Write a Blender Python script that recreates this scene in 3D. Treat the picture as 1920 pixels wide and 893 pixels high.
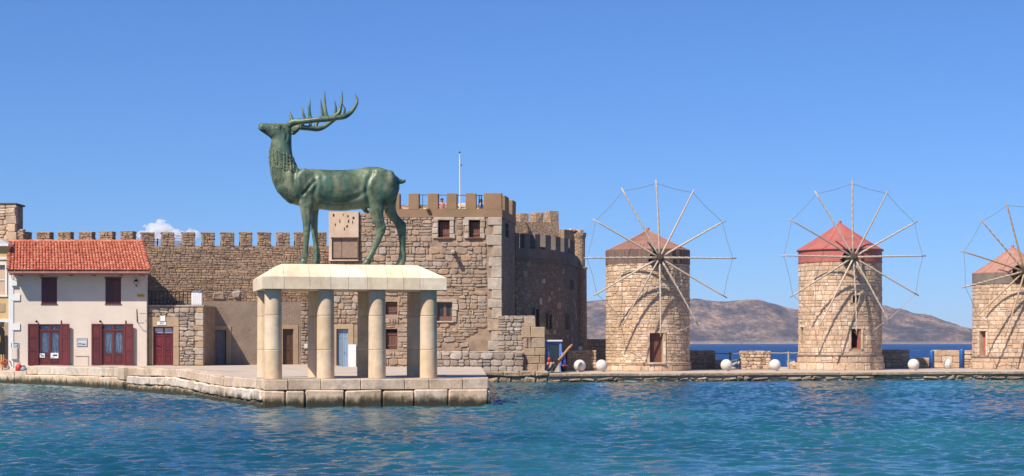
import bpy, math, random
import numpy as np
from mathutils import Vector, Matrix
R = math.radians
scene = bpy.context.scene
COL = scene.collection
for o in list(bpy.data.objects): bpy.data.objects.remove(o)

# ------------------------------------------------------------------ camera, sky, sun, exposure
CAM_H, FPX, HU, HV = 2.4, 3200.0, 960.0, 643.0
cd = bpy.data.cameras.new('camera'); cam = bpy.data.objects.new('camera', cd); COL.objects.link(cam)
cam.location = (0, 0, CAM_H); cam.rotation_euler = (R(90), 0, 0)
cd.sensor_width = 36; cd.lens = 36 * FPX / 1920; cd.shift_y = (HV - 446.5) / 1920
cd.clip_start = 0.5; cd.clip_end = 60000
scene.camera = cam
SUN_AZ, SUN_EL = 40, 49            # degrees left of straight behind the camera, elevation
world = bpy.data.worlds.new('World'); scene.world = world; world.use_nodes = True
wn = world.node_tree.nodes; wl = world.node_tree.links
sky = wn.new('ShaderNodeTexSky'); sky.sky_type = 'NISHITA'; sky.sun_disc = False
sky.sun_elevation = R(SUN_EL); sky.sun_rotation = R(180 + SUN_AZ)
sky.altitude = 0; sky.air_density = 1.0; sky.dust_density = 0.3; sky.ozone_density = 10.0
# clear dry-air sky: sampled a little above the horizon haze, a touch deeper blue, the same all round
tco = wn.new('ShaderNodeTexCoord'); mpo = wn.new('ShaderNodeMapping'); mpo.inputs['Location'].default_value = (0, 0, .03)
nrm = wn.new('ShaderNodeVectorMath'); nrm.operation = 'NORMALIZE'
wl.new(tco.outputs['Generated'], mpo.inputs[0]); wl.new(mpo.outputs[0], nrm.inputs[0]); wl.new(nrm.outputs[0], sky.inputs[0])
hsv = wn.new('ShaderNodeHueSaturation'); hsv.inputs['Saturation'].default_value = 1.04; wl.new(sky.outputs[0], hsv.inputs['Color'])
tin = wn.new('ShaderNodeMix'); tin.data_type = 'RGBA'; tin.blend_type = 'MULTIPLY'; tin.inputs[0].default_value = 1.0
tin.inputs[7].default_value = (.84, .98, 1.21, 1); wl.new(hsv.outputs[0], tin.inputs[6])
bg = wn['Background']; bg.inputs['Strength'].default_value = 0.080
wl.new(tin.outputs[2], bg.inputs['Color'])
sd = bpy.data.lights.new('sun', 'SUN'); sd.energy = 5.0; sd.angle = R(0.53); sd.color = (1.0, 0.915, 0.80)
sun = bpy.data.objects.new('sun', sd); COL.objects.link(sun)
sv = Vector((-math.sin(R(SUN_AZ)) * math.cos(R(SUN_EL)), -math.cos(R(SUN_AZ)) * math.cos(R(SUN_EL)), math.sin(R(SUN_EL))))
sun.rotation_euler = sv.to_track_quat('Z', 'Y').to_euler()
sun.location = (-30, -20, 60)
vs = scene.view_settings
vs.view_transform = 'Standard'; vs.look = 'None'; vs.exposure = 0.5; vs.gamma = 1.0; vs.use_curve_mapping = False
scene.cycles.max_bounces = 8; scene.cycles.volume_bounces = 5; scene.cycles.use_denoising = True

# ------------------------------------------------------------------ helpers
def P(u, v, y):
    return Vector(((u - HU) * y / FPX, y, CAM_H - (v - HV) * y / FPX))
def X(u, y): return (u - HU) * y / FPX
def Z(v, y): return CAM_H - (v - HV) * y / FPX

class Face:
    """a vertical plane through two ground points; s metres along it, z up, d metres out towards the viewer"""
    def __init__(s, ax, ay, bx, by):
        s.o = Vector((ax, ay, 0)); s.e = Vector((bx - ax, by - ay, 0)); s.L = s.e.length; s.e /= s.L
        s.n = Vector((s.e.y, -s.e.x, 0))
    def off(s, d):
        f = Face.__new__(Face); f.o = s.o + s.n * d; f.e = s.e; f.n = s.n; f.L = s.L; return f
    def st(s, u, v):
        k = (u - HU) / FPX                      # x = k*y on the sight line
        t = (k * s.o.y - s.o.x) / (s.e.x - k * s.e.y)
        y = s.o.y + t * s.e.y
        return t, Z(v, y)
    def pt(s, a, z, d=0.0): return Vector((s.o.x + s.e.x * a + s.n.x * d, s.o.y + s.e.y * a + s.n.y * d, z))
    def mat(s, a, z, d=0.0):
        m = Matrix.Identity(4)
        m.col[0][:3] = s.e; m.col[1][:3] = s.n; m.col[2][:3] = (0, 0, 1); m.col[3][:3] = s.pt(a, z, d)
        return m
def face_px(ua, ya, ub, yb): return Face(X(ua, ya), ya, X(ub, yb), yb)

class MB:
    def __init__(s): s.v = []; s.f = []
    def add(s, vs_, fs):
        b = len(s.v); s.v += [tuple(p) for p in vs_]; s.f += [tuple(i + b for i in f) for f in fs]
    def hexa(s, p):   # 8 points, bottom ring 0-3, top ring 4-7
        s.add(p, [(3, 2, 1, 0), (4, 5, 6, 7), (0, 1, 5, 4), (1, 2, 6, 5), (2, 3, 7, 6), (3, 0, 4, 7)])
    def box(s, x0, x1, y0, y1, z0, z1):
        s.hexa([(x0, y0, z0), (x1, y0, z0), (x1, y1, z0), (x0, y1, z0), (x0, y0, z1), (x1, y0, z1), (x1, y1, z1), (x0, y1, z1)])
    def fbox(s, F, a0, a1, z0, z1, d0, d1):   # box on a Face, d1 is the outer side
        q = F.pt
        s.hexa([q(a0, z0, d1), q(a1, z0, d1), q(a1, z0, d0), q(a0, z0, d0), q(a0, z1, d1), q(a1, z1, d1), q(a1, z1, d0), q(a0, z1, d0)])
    def tube(s, pts, rad, seg=8, cap=True):
        pts = [Vector(p) for p in pts]; n = len(pts)
        if not hasattr(rad, '__len__'): rad = [rad] * n
        up = None; rings = []
        for i, p in enumerate(pts):
            t = (pts[min(i + 1, n - 1)] - pts[max(i - 1, 0)]).normalized()
            if up is None:
                up = Vector((0, 0, 1)) if abs(t.z) < .9 else Vector((0, 1, 0))
            a = t.cross(up).normalized(); b = a.cross(t).normalized(); up = b
            rings.append([p + (a * math.cos(k * 2 * math.pi / seg) + b * math.sin(k * 2 * math.pi / seg)) * rad[i] for k in range(seg)])
        s.loft(rings, cap)
    def loft(s, rings, cap=True):
        m = len(rings[0]); vs_ = [p for r in rings for p in r]; fs = []
        for i in range(len(rings) - 1):
            for k in range(m):
                k2 = (k + 1) % m
                fs.append((i * m + k, i * m + k2, (i + 1) * m + k2, (i + 1) * m + k))
        if cap: fs += [tuple(range(m))[::-1], tuple((len(rings) - 1) * m + k for k in range(m))]
        s.add(vs_, fs)
    def lathe(s, c, prof, seg=24, a0=0, a1=None, cap=True):   # prof: (r, z)
        rings = [[(c[0] + r * math.cos(k * 2 * math.pi / seg), c[1] + r * math.sin(k * 2 * math.pi / seg), c[2] + z) for k in range(seg)] for r, z in prof]
        s.loft(rings, cap)
    def ball(s, c, r, seg=12, rings=8, M=None):
        if not hasattr(r, '__len__'): r = (r, r, r)
        rr = []
        for i in range(rings + 1):
            th = math.pi * (i + .02 if i == 0 else (i - .02 if i == rings else i)) / rings
            rr.append([(r[0] * math.sin(th) * math.cos(k * 2 * math.pi / seg), r[1] * math.sin(th) * math.sin(k * 2 * math.pi / seg), r[2] * -math.cos(th)) for k in range(seg)])
        if M is not None: rr = [[M @ Vector(p) for p in q] for q in rr]
        c = Vector(c); rr = [[Vector(p) + c for p in q] for q in rr]
        s.loft(rr, True)
    def rough(s, M, h, ch, jit=0.0, rng=random):   # chamfered block: M places it, h half sizes
        vs_ = []; idx = {}
        for sx in (-1, 1):
            for sy in (-1, 1):
                for sz in (-1, 1):
                    j = [rng.uniform(-jit, jit) for _ in range(3)]
                    for ax in range(3):
                        c = [sx * h[0], sy * h[1], sz * h[2]]
                        for k in range(3):
                            if k != ax: c[k] -= (sx, sy, sz)[k] * min(ch, h[k] * .6)
                            c[k] += j[k]
                        idx[(sx, sy, sz, ax)] = len(vs_); vs_.append(M @ Vector(c))
        fs = []; S = (-1, 1)
        for ax in range(3):
            o = [k for k in range(3) if k != ax]
            for sg in S:
                q = []
                for p_, r_ in ((-1, -1), (1, -1), (1, 1), (-1, 1)):
                    c = [0, 0, 0]; c[ax] = sg; c[o[0]] = p_; c[o[1]] = r_; q.append(idx[(*c, ax)])
                fs.append(q)
        for ax in range(3):   # edges along ax
            o = [k for k in range(3) if k != ax]
            for p_ in S:
                for r_ in S:
                    c0 = [0, 0, 0]; c0[ax] = -1; c0[o[0]] = p_; c0[o[1]] = r_; c1 = list(c0); c1[ax] = 1
                    fs.append([idx[(*c0, o[0])], idx[(*c1, o[0])], idx[(*c1, o[1])], idx[(*c0, o[1])]])
        for sx in S:
            for sy in S:
                for sz in S: fs.append([idx[(sx, sy, sz, 0)], idx[(sx, sy, sz, 1)], idx[(sx, sy, sz, 2)]])
        s.add(vs_, fs)
    def build(s, name, mat, parent=None, smooth=False, origin=None, fix=True):
        me = bpy.data.meshes.new(name)
        off = Vector(parent['o'] if parent is not None and 'o' in parent else (0, 0, 0)) if origin is None else Vector(origin)
        me.from_pydata([(p[0] - off.x, p[1] - off.y, p[2] - off.z) for p in s.v], [], s.f)
        if fix:
            import bmesh
            b = bmesh.new(); b.from_mesh(me); bmesh.ops.recalc_face_normals(b, faces=b.faces); b.to_mesh(me); b.free()
        me.update()
        if smooth: me.polygons.foreach_set('use_smooth', [True] * len(me.polygons))
        me.materials.append(mat)
        o = bpy.data.objects.new(name, me); COL.objects.link(o)
        if parent is not None:
            o.parent = parent
            if 'o' in parent: o['o'] = list(parent['o'])
        elif origin is not None: o.location = origin
        return o
def tag(o, label=None, cat=None, group=None, kind=None):
    if label: o['label'] = label
    if cat: o['category'] = cat
    if group: o['group'] = group
    if kind: o['kind'] = kind
    return o
def thing(name, loc, label, cat, group=None):
    o = bpy.data.objects.new(name, None); COL.objects.link(o); o.location = loc; o['o'] = list(loc)
    o.empty_display_size = .2
    return tag(o, label, cat, group)
def sub(name, parent):          # an Empty that groups sub-parts
    o = bpy.data.objects.new(name, None); COL.objects.link(o); o.parent = parent; o['o'] = list(parent['o']); return o

# ------------------------------------------------------------------ materials
ALB = .90      # one scale for all masonry and plaster albedos
def alb(c): return tuple(x * ALB for x in c)
def nodes(name):
    m = bpy.data.materials.new(name); m.use_nodes = True
    return m, m.node_tree.nodes, m.node_tree.links, m.node_tree.nodes['Principled BSDF']
def N(n, t, **k):
    x = n.new('ShaderNode' + t)
    for a, b in k.items():
        if a in x.inputs: x.inputs[a].default_value = b
        else: setattr(x, a, b)
    return x
def ramp(n, cols, mode='LINEAR'):
    r = n.new('ShaderNodeValToRGB'); r.color_ramp.interpolation = mode
    e = r.color_ramp.elements
    while len(e) < len(cols): e.new(.5)
    for i, (p, c) in enumerate(cols): e[i].position = p; e[i].color = (*c, 1)
    return r
def mixc(n, l, fac, a, b, mode='MIX'):
    x = n.new('ShaderNodeMix'); x.data_type = 'RGBA'; x.blend_type = mode
    for sock, val in ((x.inputs[0], fac), (x.inputs[6], a), (x.inputs[7], b)):
        if isinstance(val, (int, float)): sock.default_value = val
        elif isinstance(val, tuple): sock.default_value = (*val, 1)
        else: l.new(val, sock)
    return x.outputs[2]
def math_(n, l, op, a, b=None, clamp=False):
    x = n.new('ShaderNodeMath'); x.operation = op; x.use_clamp = clamp
    for sock, val in ((x.inputs[0], a), (x.inputs[1], b)):
        if val is None: continue
        if isinstance(val, (int, float)): sock.default_value = val
        else: l.new(val, sock)
    return x.outputs[0]
def noise(n, l, scale, detail=4, rough=.55, stretch=None, pos=None):
    g = pos or n.new('ShaderNodeNewGeometry').outputs['Position']
    if stretch:
        mp = n.new('ShaderNodeMapping'); mp.inputs['Scale'].default_value = stretch; l.new(g, mp.inputs[0]); g = mp.outputs[0]
    t = N(n, 'TexNoise', Scale=scale, Detail=detail, Roughness=rough); l.new(g, t.inputs['Vector'])
    return t.outputs['Fac']
def bump(n, l, b, h, strength=.5, dist=.03, prev=None):
    x = N(n, 'Bump', Strength=strength, Distance=dist); l.new(h, x.inputs['Height'])
    if prev is not None: l.new(prev, x.inputs['Normal'])
    l.new(x.outputs[0], b.inputs['Normal']); return x.outputs[0]
def mat_plain(name, col, rough=.7, metal=0.0, var=.18, scale=3.0, bs=.25, bd=.01, dirt=None, streak=0, fine=None):
    m, n, l, b = nodes(name); col = alb(col); dirt = alb(dirt) if dirt else None
    f = noise(n, l, scale, 6, .6)
    r = ramp(n, [(.3, tuple(c * (1 - var) for c in col)), (.7, tuple(min(1, c * (1 + var)) for c in col))]); l.new(f, r.inputs[0])
    c = r.outputs[0]
    if streak:
        sf = noise(n, l, 2.2, 4, .6, (2.2, 2.2, .12)); rr = ramp(n, [(.5, (0, 0, 0)), (.72, (1, 1, 1))]); l.new(sf, rr.inputs[0])
        c = mixc(n, l, math_(n, l, 'MULTIPLY', rr.outputs[0], streak), c, dirt or tuple(x * .5 for x in col))
    elif dirt:
        sf = noise(n, l, scale * .35, 5, .65); rr = ramp(n, [(.48, (0, 0, 0)), (.68, (1, 1, 1))]); l.new(sf, rr.inputs[0])
        c = mixc(n, l, math_(n, l, 'MULTIPLY', rr.outputs[0], .6), c, dirt)
    l.new(c, b.inputs['Base Color'])
    b.inputs['Roughness'].default_value = rough; b.inputs['Metallic'].default_value = metal
    if bs: bump(n, l, b, noise(n, l, fine or scale * 7, 5, .65), bs, bd)
    return m
def mat_stone(name, cols, rough=.9, bs=.6, bd=.03, scale=9.0, waterline=False, weather=.35, rust=None, low=0.0):
    """dressed or field stones: one tone per stone, grain, relief"""
    m, n, l, b = nodes(name); cols = [alb(c) for c in cols]; rust = alb(rust) if rust else None
    oi = n.new('ShaderNodeObjectInfo'); g = n.new('ShaderNodeNewGeometry')
    rnd = math_(n, l, 'FRACT', math_(n, l, 'ADD', oi.outputs['Random'], g.outputs['Random Per Island']))
    k = len(cols); r = ramp(n, [((i + .5) / k, c) for i, c in enumerate(cols)]); l.new(rnd, r.inputs[0])
    f = noise(n, l, scale, 6, .65)
    v = ramp(n, [(.25, (1 - weather,) * 3), (.75, (1 + weather * .6,) * 3)]); l.new(f, v.inputs[0])
    c = mixc(n, l, 1.0, r.outputs[0], v.outputs[0], 'MULTIPLY')
    big = noise(n, l, .5, 4, .6); br = ramp(n, [(.3, (.82, .78, .74)), (.7, (1.08, 1.06, 1.04))]); l.new(big, br.inputs[0])
    c = mixc(n, l, 1.0, c, br.outputs[0], 'MULTIPLY')
    st_ = noise(n, l, 1.3, 7, .72); sr = ramp(n, [(.36, (.70, .68, .66)), (.52, (1.0, 1.0, 1.0)), (.7, (1.10, 1.08, 1.05))]); l.new(st_, sr.inputs[0])
    c = mixc(n, l, .75 if not rust else .4, c, mixc(n, l, 1.0, c, sr.outputs[0], 'MULTIPLY'))
    if rust:
        sf = noise(n, l, 2.0, 5, .7, (1, 1, .22)); rr = ramp(n, [(.53, (0, 0, 0)), (.68, (1, 1, 1))]); l.new(sf, rr.inputs[0])
        c = mixc(n, l, math_(n, l, 'MULTIPLY', rr.outputs[0], .6), c, rust)
        sf = noise(n, l, 7.0, 5, .75); rr = ramp(n, [(.62, (0, 0, 0)), (.72, (1, 1, 1))]); l.new(sf, rr.inputs[0])
        c = mixc(n, l, math_(n, l, 'MULTIPLY', rr.outputs[0], .4), c, tuple(x * .45 for x in cols[0]))
    if waterline:
        sx = n.new('ShaderNodeSeparateXYZ'); l.new(g.outputs['Position'], sx.inputs[0])
        wob = math_(n, l, 'MULTIPLY', noise(n, l, 2.5, 5, .7, (1, 1, .5)), .75)
        zz = math_(n, l, 'SUBTRACT', sx.outputs[2], wob)
        a = ramp(n, [(.0, (1, 1, 1)), (.16, (0, 0, 0))]); l.new(math_(n, l, 'ADD', zz, .10 + low), a.inputs[0])
        c = mixc(n, l, math_(n, l, 'MULTIPLY', a.outputs[0], .85), c, (.085, .068, .022))
        a2 = ramp(n, [(.0, (1, 1, 1)), (.10, (0, 0, 0))]); l.new(math_(n, l, 'ADD', zz, .20 + low), a2.inputs[0])
        c = mixc(n, l, math_(n, l, 'MULTIPLY', a2.outputs[0], .9), c, (.022, .018, .010))
    l.new(c, b.inputs['Base Color']); b.inputs['Roughness'].default_value = rough
    nb = bump(n, l, b, noise(n, l, scale * 1.7, 6, .7), bs, bd)
    vo = N(n, 'TexVoronoi', Scale=scale * 2.2); l.new(g.outputs['Position'], vo.inputs['Vector'])
    bump(n, l, b, vo.outputs['Distance'], bs * .5, bd * .5, nb)
    return m
def mat_rubble(name, cols, mortar, scale=3.0, bs=.8, bd=.06, flat=(1, 1, 1.5)):
    """masonry too small to pick apart"""
    m, n, l, b = nodes(name); cols = [alb(c) for c in cols]; mortar = alb(mortar)
    g = n.new('ShaderNodeNewGeometry'); mp = n.new('ShaderNodeMapping'); mp.inputs['Scale'].default_value = flat; l.new(g.outputs['Position'], mp.inputs[0])
    wob = N(n, 'TexNoise', Scale=scale * 1.3, Detail=3); l.new(mp.outputs[0], wob.inputs['Vector'])
    ad = n.new('ShaderNodeVectorMath'); ad.operation = 'MULTIPLY_ADD'; l.new(wob.outputs['Color'], ad.inputs[0]); ad.inputs[1].default_value = (.25, .25, .25); l.new(mp.outputs[0], ad.inputs[2])
    v1 = N(n, 'TexVoronoi', Scale=scale); l.new(ad.outputs[0], v1.inputs['Vector'])
    v2 = N(n, 'TexVoronoi', Scale=scale); v2.feature = 'DISTANCE_TO_EDGE'; l.new(ad.outputs[0], v2.inputs['Vector'])
    sp = n.new('ShaderNodeSeparateColor'); l.new(v1.outputs['Color'], sp.inputs[0])
    k = len(cols); r = ramp(n, [((i + .5) / k, c) for i, c in enumerate(cols)]); l.new(sp.outputs[0], r.inputs[0])
    e = ramp(n, [(.02, (0, 0, 0)), (.12, (1, 1, 1))]); l.new(v2.outputs['Distance'], e.inputs[0])
    c = mixc(n, l, e.outputs[0], mortar, r.outputs[0])
    f = noise(n, l, 8, 6, .7); vv = ramp(n, [(.25, (.7,) * 3), (.75, (1.2,) * 3)]); l.new(f, vv.inputs[0])
    c = mixc(n, l, 1.0, c, vv.outputs[0], 'MULTIPLY')
    big = noise(n, l, .35, 4, .6); br = ramp(n, [(.3, (.8, .76, .72)), (.7, (1.08, 1.06, 1.04))]); l.new(big, br.inputs[0])
    c = mixc(n, l, 1.0, c, br.outputs[0], 'MULTIPLY')
    l.new(c, b.inputs['Base Color']); b.inputs['Roughness'].default_value = .92
    nb = bump(n, l, b, e.outputs[0], bs, bd)
    bump(n, l, b, noise(n, l, 14, 6, .7), .5, .03, nb)
    return m
def mat_wood(name, col, rough=.6, var=.3, stretch=(14, 14, .8), bs=.25):
    m, n, l, b = nodes(name)
    f = noise(n, l, 1.6, 5, .65, stretch); oi = n.new('ShaderNodeObjectInfo')
    r = ramp(n, [(.3, tuple(c * (1 - var) for c in col)), (.7, tuple(c * (1 + var) for c in col))]); l.new(f, r.inputs[0])
    v = ramp(n, [(0, (.8,) * 3), (1, (1.2,) * 3)]); l.new(oi.outputs['Random'], v.inputs[0])
    l.new(mixc(n, l, 1.0, r.outputs[0], v.outputs[0], 'MULTIPLY'), b.inputs['Base Color'])
    b.inputs['Roughness'].default_value = rough; bump(n, l, b, f, bs, .01); return m

TAN = [(.42, .28, .16), (.36, .25, .16), (.50, .36, .22), (.33, .24, .17), (.45, .35, .25), (.47, .28, .13), (.40, .33, .26)]
MILLC = [(.70, .50, .34), (.59, .41, .275), (.75, .575, .42), (.54, .395, .285), (.68, .46, .295), (.80, .65, .50)]
M = {}
M['keep_stone'] = mat_stone('keep_stone', [(.43, .305, .205), (.37, .265, .185), (.48, .36, .26), (.34, .25, .19), (.44, .355, .285), (.47, .305, .18), (.42, .37, .325), (.40, .285, .195)])
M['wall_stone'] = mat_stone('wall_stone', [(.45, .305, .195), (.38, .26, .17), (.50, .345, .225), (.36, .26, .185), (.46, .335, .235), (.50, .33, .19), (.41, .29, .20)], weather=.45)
M['grey_stone'] = mat_stone('grey_stone', [(.42, .36, .30), (.35, .29, .24), (.46, .37, .28), (.31, .26, .22), (.42, .31, .21), (.47, .41, .36)])
M['quoin'] = mat_stone('quoin', [(.50, .43, .35), (.46, .38, .30), (.54, .46, .38), (.47, .36, .25)], scale=5, weather=.25)
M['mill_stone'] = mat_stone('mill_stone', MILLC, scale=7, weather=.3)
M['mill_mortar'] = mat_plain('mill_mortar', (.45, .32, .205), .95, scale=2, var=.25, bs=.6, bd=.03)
M['mortar'] = mat_plain('mortar', (.33, .225, .148), .95, scale=2, var=.3, bs=.7, bd=.04)
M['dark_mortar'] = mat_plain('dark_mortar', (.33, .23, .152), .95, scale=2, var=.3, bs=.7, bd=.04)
M['plaster_brown'] = mat_plain('plaster_brown', (.285, .17, .092), .92, scale=1.2, var=.16, bs=.6, bd=.03, dirt=(.24, .15, .085), fine=16)
M['plaster_grey'] = mat_plain('plaster_grey', (.30, .22, .16), .95, scale=1.1, var=.22, bs=1.0, bd=.05, dirt=(.29, .20, .13), fine=12)
M['plaster_pale'] = mat_plain('plaster_pale', (.58, .42, .295), .93, scale=1.0, var=.14, bs=.5, bd=.03, dirt=(.40, .27, .17), streak=.5)
M['bastion'] = mat_rubble('bastion', [(.24, .19, .155), (.18, .145, .12), (.29, .235, .19), (.21, .17, .14)], (.15, .12, .10), 2.2, .5, .04)  # bastion tones darkened and greyed to paint in its deep shade
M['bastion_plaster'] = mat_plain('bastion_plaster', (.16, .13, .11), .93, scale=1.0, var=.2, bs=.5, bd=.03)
M['pink_stone'] = mat_rubble('pink_stone', [(.50, .34, .22), (.43, .29, .19), (.55, .39, .26), (.46, .30, .18)], (.36, .25, .165), 3.4, .8, .05)
M['quay_block'] = mat_stone('quay_block', [(.68, .51, .36), (.61, .46, .32), (.71, .565, .42), (.64, .46, .30), (.69, .54, .41)], scale=4, weather=.28, waterline=True, bs=.5)
M['quay_white'] = mat_stone('quay_white', [(.68, .58, .48), (.64, .54, .44), (.72, .63, .53), (.62, .49, .36)], scale=4, weather=.22, waterline=True, bs=.4)
M['quay_core'] = mat_plain('quay_core', (.10, .075, .05), .95, bs=.5)
M['quay_rough'] = mat_stone('quay_rough', [(.50, .37, .25), (.43, .31, .21), (.56, .43, .30), (.38, .28, .20)], scale=5, waterline=True, bs=1.0, bd=.06, weather=.5, low=.24)
M['paving'] = mat_plain('paving', (.50, .40, .31), .9, scale=.8, var=.14, bs=.4, bd=.01, dirt=(.36, .28, .21))
M['marble'] = mat_stone('marble', [(.88, .73, .53), (.84, .68, .47), (.90, .77, .58), (.86, .69, .46)], scale=2.5, weather=.14, bs=.35, bd=.012, rust=(.58, .37, .19))
M['drum'] = mat_stone('drum', [(.72, .56, .385), (.67, .51, .35), (.74, .595, .425), (.69, .52, .335)], scale=3, weather=.16, bs=.3, bd=.01, rust=(.50, .32, .17))
M['house_wall'] = mat_plain('house_wall', (.66, .555, .455), .9, scale=.9, var=.06, bs=.15, bd=.006, dirt=(.54, .455, .39))
M['white_paint'] = mat_plain('white_paint', (.72, .70, .67), .7, var=.06, bs=.1)
M['ochre_wall'] = mat_plain('ochre_wall', (.60, .40, .17), .9, scale=1.2, var=.1, bs=.2)
M['grey_trim'] = mat_plain('grey_trim', (.42, .40, .37), .8, var=.1)
M['maroon'] = mat_wood('maroon', (.105, .016, .016), .5, .16)
M['maroon_dark'] = mat_wood('maroon_dark', (.085, .016, .022), .5, .2)
M['red_door'] = mat_wood('red_door', (.125, .012, .014), .45, .2)
M['brown_door'] = mat_wood('brown_door', (.075, .032, .016), .6, .3)
M['rust_door'] = mat_wood('rust_door', (.15, .06, .038), .7, .25)
M['blue_door'] = mat_wood('blue_door', (.20, .27, .36), .5, .12)
M['grey_door'] = mat_wood('grey_door', (.16, .15, .15), .7, .25)
M['door_frame'] = mat_plain('door_frame', (.40, .28, .17), .9, scale=2, var=.12, bs=.4)
M['curtain'] = mat_plain('curtain', (.44, .52, .60), .85, var=.1, bs=0)
M['dark'] = mat_plain('dark', (.015, .013, .012), .8, var=.1, bs=0)
M['iron'] = mat_plain('iron', (.025, .022, .022), .5, .6, bs=.1)
M['paper'] = mat_plain('paper', (.75, .75, .76), .8, var=.03, bs=0)
M['ink'] = mat_plain('ink', (.05, .05, .06), .8, var=.1, bs=0)
M['ink_blue'] = mat_plain('ink_blue', (.08, .16, .30), .8, var=.1, bs=0)
M['yellow'] = mat_plain('yellow', (.62, .36, .035), .6, var=.08, bs=.1)
M['red_plastic'] = mat_plain('red_plastic', (.50, .03, .025), .4, var=.15, bs=.1)
M['orange_plastic'] = mat_plain('orange_plastic', (.60, .14, .04), .5, var=.15, bs=.1)
M['blue_paint'] = mat_plain('blue_paint', (.018, .10, .34), .5, var=.12, bs=.15)
M['blue_frame'] = mat_plain('blue_frame', (.12, .24, .56), .5, var=.12, bs=.1)
M['blue_plastic'] = mat_plain('blue_plastic', (.04, .10, .48), .45, var=.15, bs=.1)
M['ball_white'] = mat_plain('ball_white', (.66, .60, .54), .75, scale=2.5, var=.08, bs=.25, bd=.006, dirt=(.52, .44, .37))
M['spar'] = mat_wood('spar', (.42, .33, .24), .7, .22, (6, 6, 6))
M['spar_brown'] = mat_wood('spar_brown', (.36, .23, .12), .7, .25, (6, 6, 6))
M['rope'] = mat_plain('rope', (.22, .20, .19), .9, bs=0)
M['hub_wood'] = mat_wood('hub_wood', (.07, .045, .032), .7, .3)
M['board'] = mat_wood('board', (.155, .10, .078), .8, .25, (5, 5, .6))
M['cap_brown'] = mat_plain('cap_brown', (.33, .165, .12), .7, scale=2.5, var=.2, bs=.3, dirt=(.23, .12, .09))
M['cap_red'] = mat_plain('cap_red', (.43, .125, .095), .55, scale=1.6, var=.12, bs=.15, dirt=(.33, .11, .09))
M['cap_pink'] = mat_plain('cap_pink', (.40, .20, .14), .7, scale=2.0, var=.12, bs=.2)
M['grey_band'] = mat_plain('grey_band', (.20, .155, .125), .9, scale=2.0, var=.18, bs=.5)
M['bird_white'] = mat_plain('bird_white', (.75, .74, .72), .7, var=.05, bs=0)
M['beam_wood'] = mat_wood('beam_wood', (.36, .18, .07), .7, .3, (4, 4, 4))

def mat_roof_tile():
    m, n, l, b = nodes('roof_tile'); g = n.new('ShaderNodeNewGeometry')
    r = ramp(n, [(0, (.40, .10, .052)), (.35, (.48, .14, .075)), (.75, (.53, .175, .098)), (1, (.58, .25, .16))]); l.new(g.outputs['Random Per Island'], r.inputs[0])
    f = noise(n, l, 6, 5, .7); v = ramp(n, [(.3, (.8,) * 3), (.7, (1.15,) * 3)]); l.new(f, v.inputs[0])
    l.new(mixc(n, l, 1.0, r.outputs[0], v.outputs[0], 'MULTIPLY'), b.inputs['Base Color']); b.inputs['Roughness'].default_value = .8
    bump(n, l, b, noise(n, l, 40, 4), .3, .01); return m
M['roof_tile'] = mat_roof_tile()
def mat_glass():
    m, n, l, b = nodes('pane_glass')
    b.inputs['Base Color'].default_value = (.9, .95, 1, 1); b.inputs['Roughness'].default_value = .03
    b.inputs['Transmission Weight'].default_value = 1.0; b.inputs['IOR'].default_value = 1.1; return m
M['glass'] = mat_glass()
def mat_dark_glass():
    m, n, l, b = nodes('dark_glass'); b.inputs['Base Color'].default_value = (.02, .03, .04, 1); b.inputs['Roughness'].default_value = .08; return m
M['dark_glass'] = mat_dark_glass()
def mat_bronze(name='bronze', tint=1.0):
    m, n, l, b = nodes(name)
    f = noise(n, l, 1.5, 6, .65)
    r = ramp(n, [(.28, (.036 * tint, .060 * tint, .040 * tint)), (.43, (.090 * tint, .138 * tint, .088 * tint)), (.55, (.175 * tint, .220 * tint, .130 * tint)), (.70, (.33 * tint, .315 * tint, .19 * tint))]); l.new(f, r.inputs[0])
    c = r.outputs[0]
    sf = noise(n, l, 3.2, 5, .6, (1, 1, .10)); rr = ramp(n, [(.50, (0, 0, 0)), (.66, (1, 1, 1))]); l.new(sf, rr.inputs[0])
    c = mixc(n, l, math_(n, l, 'MULTIPLY', rr.outputs[0], .6), c, (.075 * tint, .215 * tint, .155 * tint))
    sf = noise(n, l, 4.5, 5, .6, (1.3, 1.3, .08)); rr = ramp(n, [(.55, (0, 0, 0)), (.68, (1, 1, 1))]); l.new(sf, rr.inputs[0])
    c = mixc(n, l, math_(n, l, 'MULTIPLY', rr.outputs[0], .5), c, (.27 * tint, .235 * tint, .135 * tint))
    sf = noise(n, l, 2.6, 5, .7, (1, 1, .3)); rr = ramp(n, [(.58, (0, 0, 0)), (.70, (1, 1, 1))]); l.new(sf, rr.inputs[0])
    c = mixc(n, l, math_(n, l, 'MULTIPLY', rr.outputs[0], .6), c, (.030, .050, .042))
    l.new(c, b.inputs['Base Color']); b.inputs['Metallic'].default_value = .10; b.inputs['Specular IOR Level'].default_value = .35; b.inputs['Roughness'].default_value = .43
    nb = bump(n, l, b, noise(n, l, 16, 6, .65), .35, .02); bump(n, l, b, noise(n, l, 3.5, 3, .5), .5, .05, nb); return m
M['bronze'] = mat_bronze('bronze', .78)
M['bronze_dark'] = mat_bronze('bronze_dark', .55)

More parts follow.
